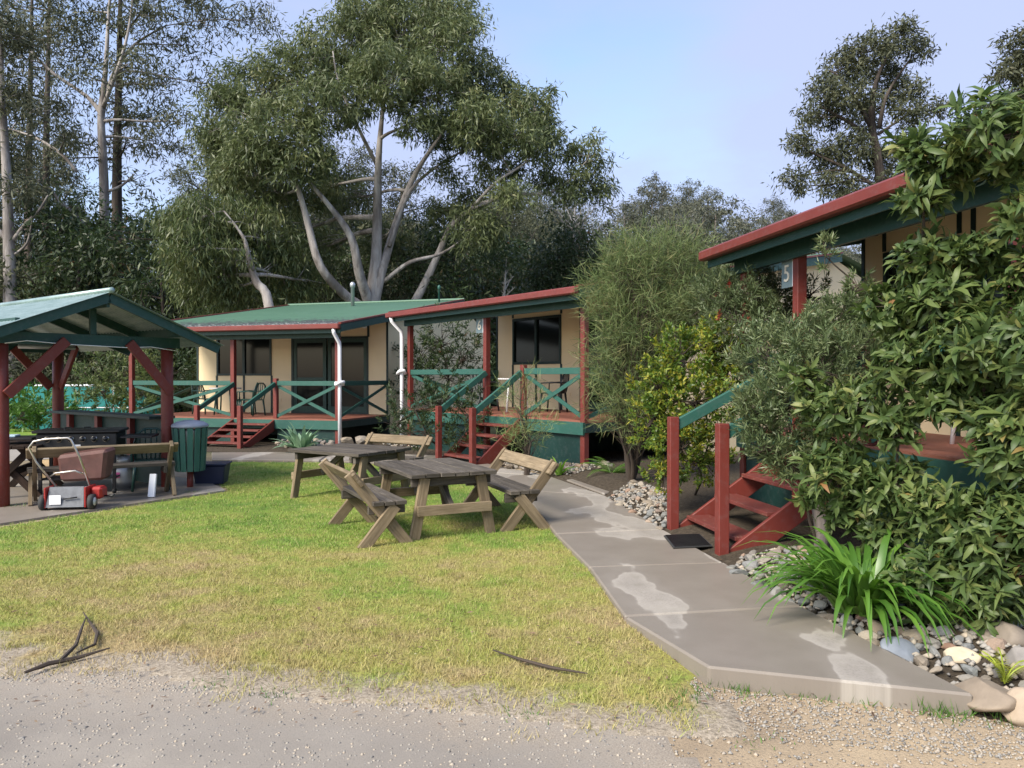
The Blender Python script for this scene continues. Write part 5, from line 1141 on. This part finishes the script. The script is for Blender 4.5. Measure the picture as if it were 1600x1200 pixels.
# thin, patchy fringe where the lawn gives way to gravel
def vnoise(x, y): return .5+.25*(np.sin(x*3.1+1.7*np.sin(y*2.3))+np.sin(y*4.3+x*1.9+1.3*np.sin(x*5.2)))
fr = np.array([edge_dist(tuple(q), lawn_pts[:14]) for q in Q[::1]]) if len(Q) < 1 else None
fe = np.array(lawn_pts[:14])
def dist_poly(Q, pl):
    best = np.full(len(Q), 9.)
    for a, b in zip(pl[:-1], pl[1:]):
        d_ = b-a; t = np.clip(((Q-a)@d_)/(d_@d_), 0, 1); best = np.minimum(best, np.linalg.norm(a+t[:, None]*d_-Q, axis=1))
    return best
de = dist_poly(Q, fe); keep = rng.random(len(Q)) < np.clip(de/.5, .12, 1)*(.55+.45*vnoise(Q[:, 0]*2, Q[:, 1]*2)); Q = Q[keep]
P = np.concatenate([Q, np.full((len(Q), 1), .01)], 1); far = np.clip(P[:, 1]/8, .8, 2)
V, Fc = blades(P, (.018+.032*rng.random(len(P)))*(.55+.9*vnoise(P[:, 0]*3, P[:, 1]*3)*vnoise(P[:, 1]*7+3, P[:, 0]*6)+.5*(rng.random(len(P)) > .93)), (.0035+.003*rng.random(len(P)))*far)
me = np_mesh('lawn_grass', V, Fc, M['blade'], np.repeat(rng.random(len(P)), 3)); tag(link('lawn_grass', me), 'short patchy mown grass of the lawn', 'grass', kind='stuff')
# weeds and tufts along the path end and the gravel
wp, wh, ww = [], [], []
spots = [((1130, 1075), 50, .06), ((1165, 1082), 60, .06), ((1240, 1085), 70, .05), ((1290, 1092), 50, .04), ((1350, 1098), 40, .05), ((1470, 1112), 130, .1), ((1490, 1120), 70, .05), ((1590, 1128), 90, .08), ((1075, 1090), 60, .05), ((1050, 1110), 60, .05), ((430, 1085), 40, .04), ((340, 1070), 40, .04), ((820, 1120), 30, .04), ((1180, 1165), 25, .03), ((300, 772), 120, .06), ((245, 775), 40, .05), ((25, 795), 50, .08), ((1215, 860), 60, .16), ((1195, 815), 60, .2)]
for (px, py), n, h in spots:
    c = gp(px, py)
    for _ in range(n): wp.append((c.x+random.gauss(0, .07), c.y+random.gauss(0, .05), .005)); wh.append(h*random.uniform(.5, 1.2)); ww.append(.006)
sw, shh = [], []
for _ in range(420):                       # straw tufts that break up the lawn and its ragged front edge
    if random.random() < .6:
        i_ = random.randint(0, 11); a_ = Vector(lawn_pts[i_]); b_ = Vector(lawn_pts[i_+1]); c = a_.lerp(b_, random.random()); c = Vector((c.x, c.y+random.gauss(.05, .16)))
    else:
        g_ = gp(random.uniform(0, 1050), random.uniform(860, 1060)); c = Vector((g_.x, g_.y))
        if not inside((c.x, c.y), LP): continue
    for _k in range(random.randint(14, 46)): sw.append((c.x+random.gauss(0, .045), c.y+random.gauss(0, .04), .006)); shh.append(random.uniform(.025, .06))
sw = np.array(sw); V, Fc = blades(sw, np.array(shh), np.full(len(sw), .0045)); tag(link('grass_tufts', np_mesh('grass_tufts', V, Fc, M['blade'], np.repeat(rng.random(len(sw))*.7+.3, 3))), 'longer grass tufts along the ragged lawn edge', 'grass', kind='stuff')
wp = np.array(wp); V, Fc = blades(wp, np.array(wh), np.array(ww)); tag(link('edge_weeds', np_mesh('edge_weeds', V, Fc, M['strap_leaf'], np.repeat(rng.random(len(wp)), 3))), 'green weeds and tufts along the path end and slab edge', 'weeds', kind='stuff')
n = 650; px = rng.uniform(0, 1600, n); py = 830+300*rng.random(n); P = np.array([tuple(gp(a, b, .03)) for a, b in zip(px, py)])
me = leaf_mesh('fallen_leaves', P, np.concatenate([rng.normal(size=(n, 2)), np.zeros((n, 1))], 1), np.tile([0, 0, 1.], (n, 1))+rng.normal(size=(n, 3))*.3, .02+.035*rng.random(n), .008+.008*rng.random(n), M['brown_leaf']); tag(link('fallen_leaves', me), 'scattered dry fallen leaves on lawn and path', 'leaf litter', kind='stuff')
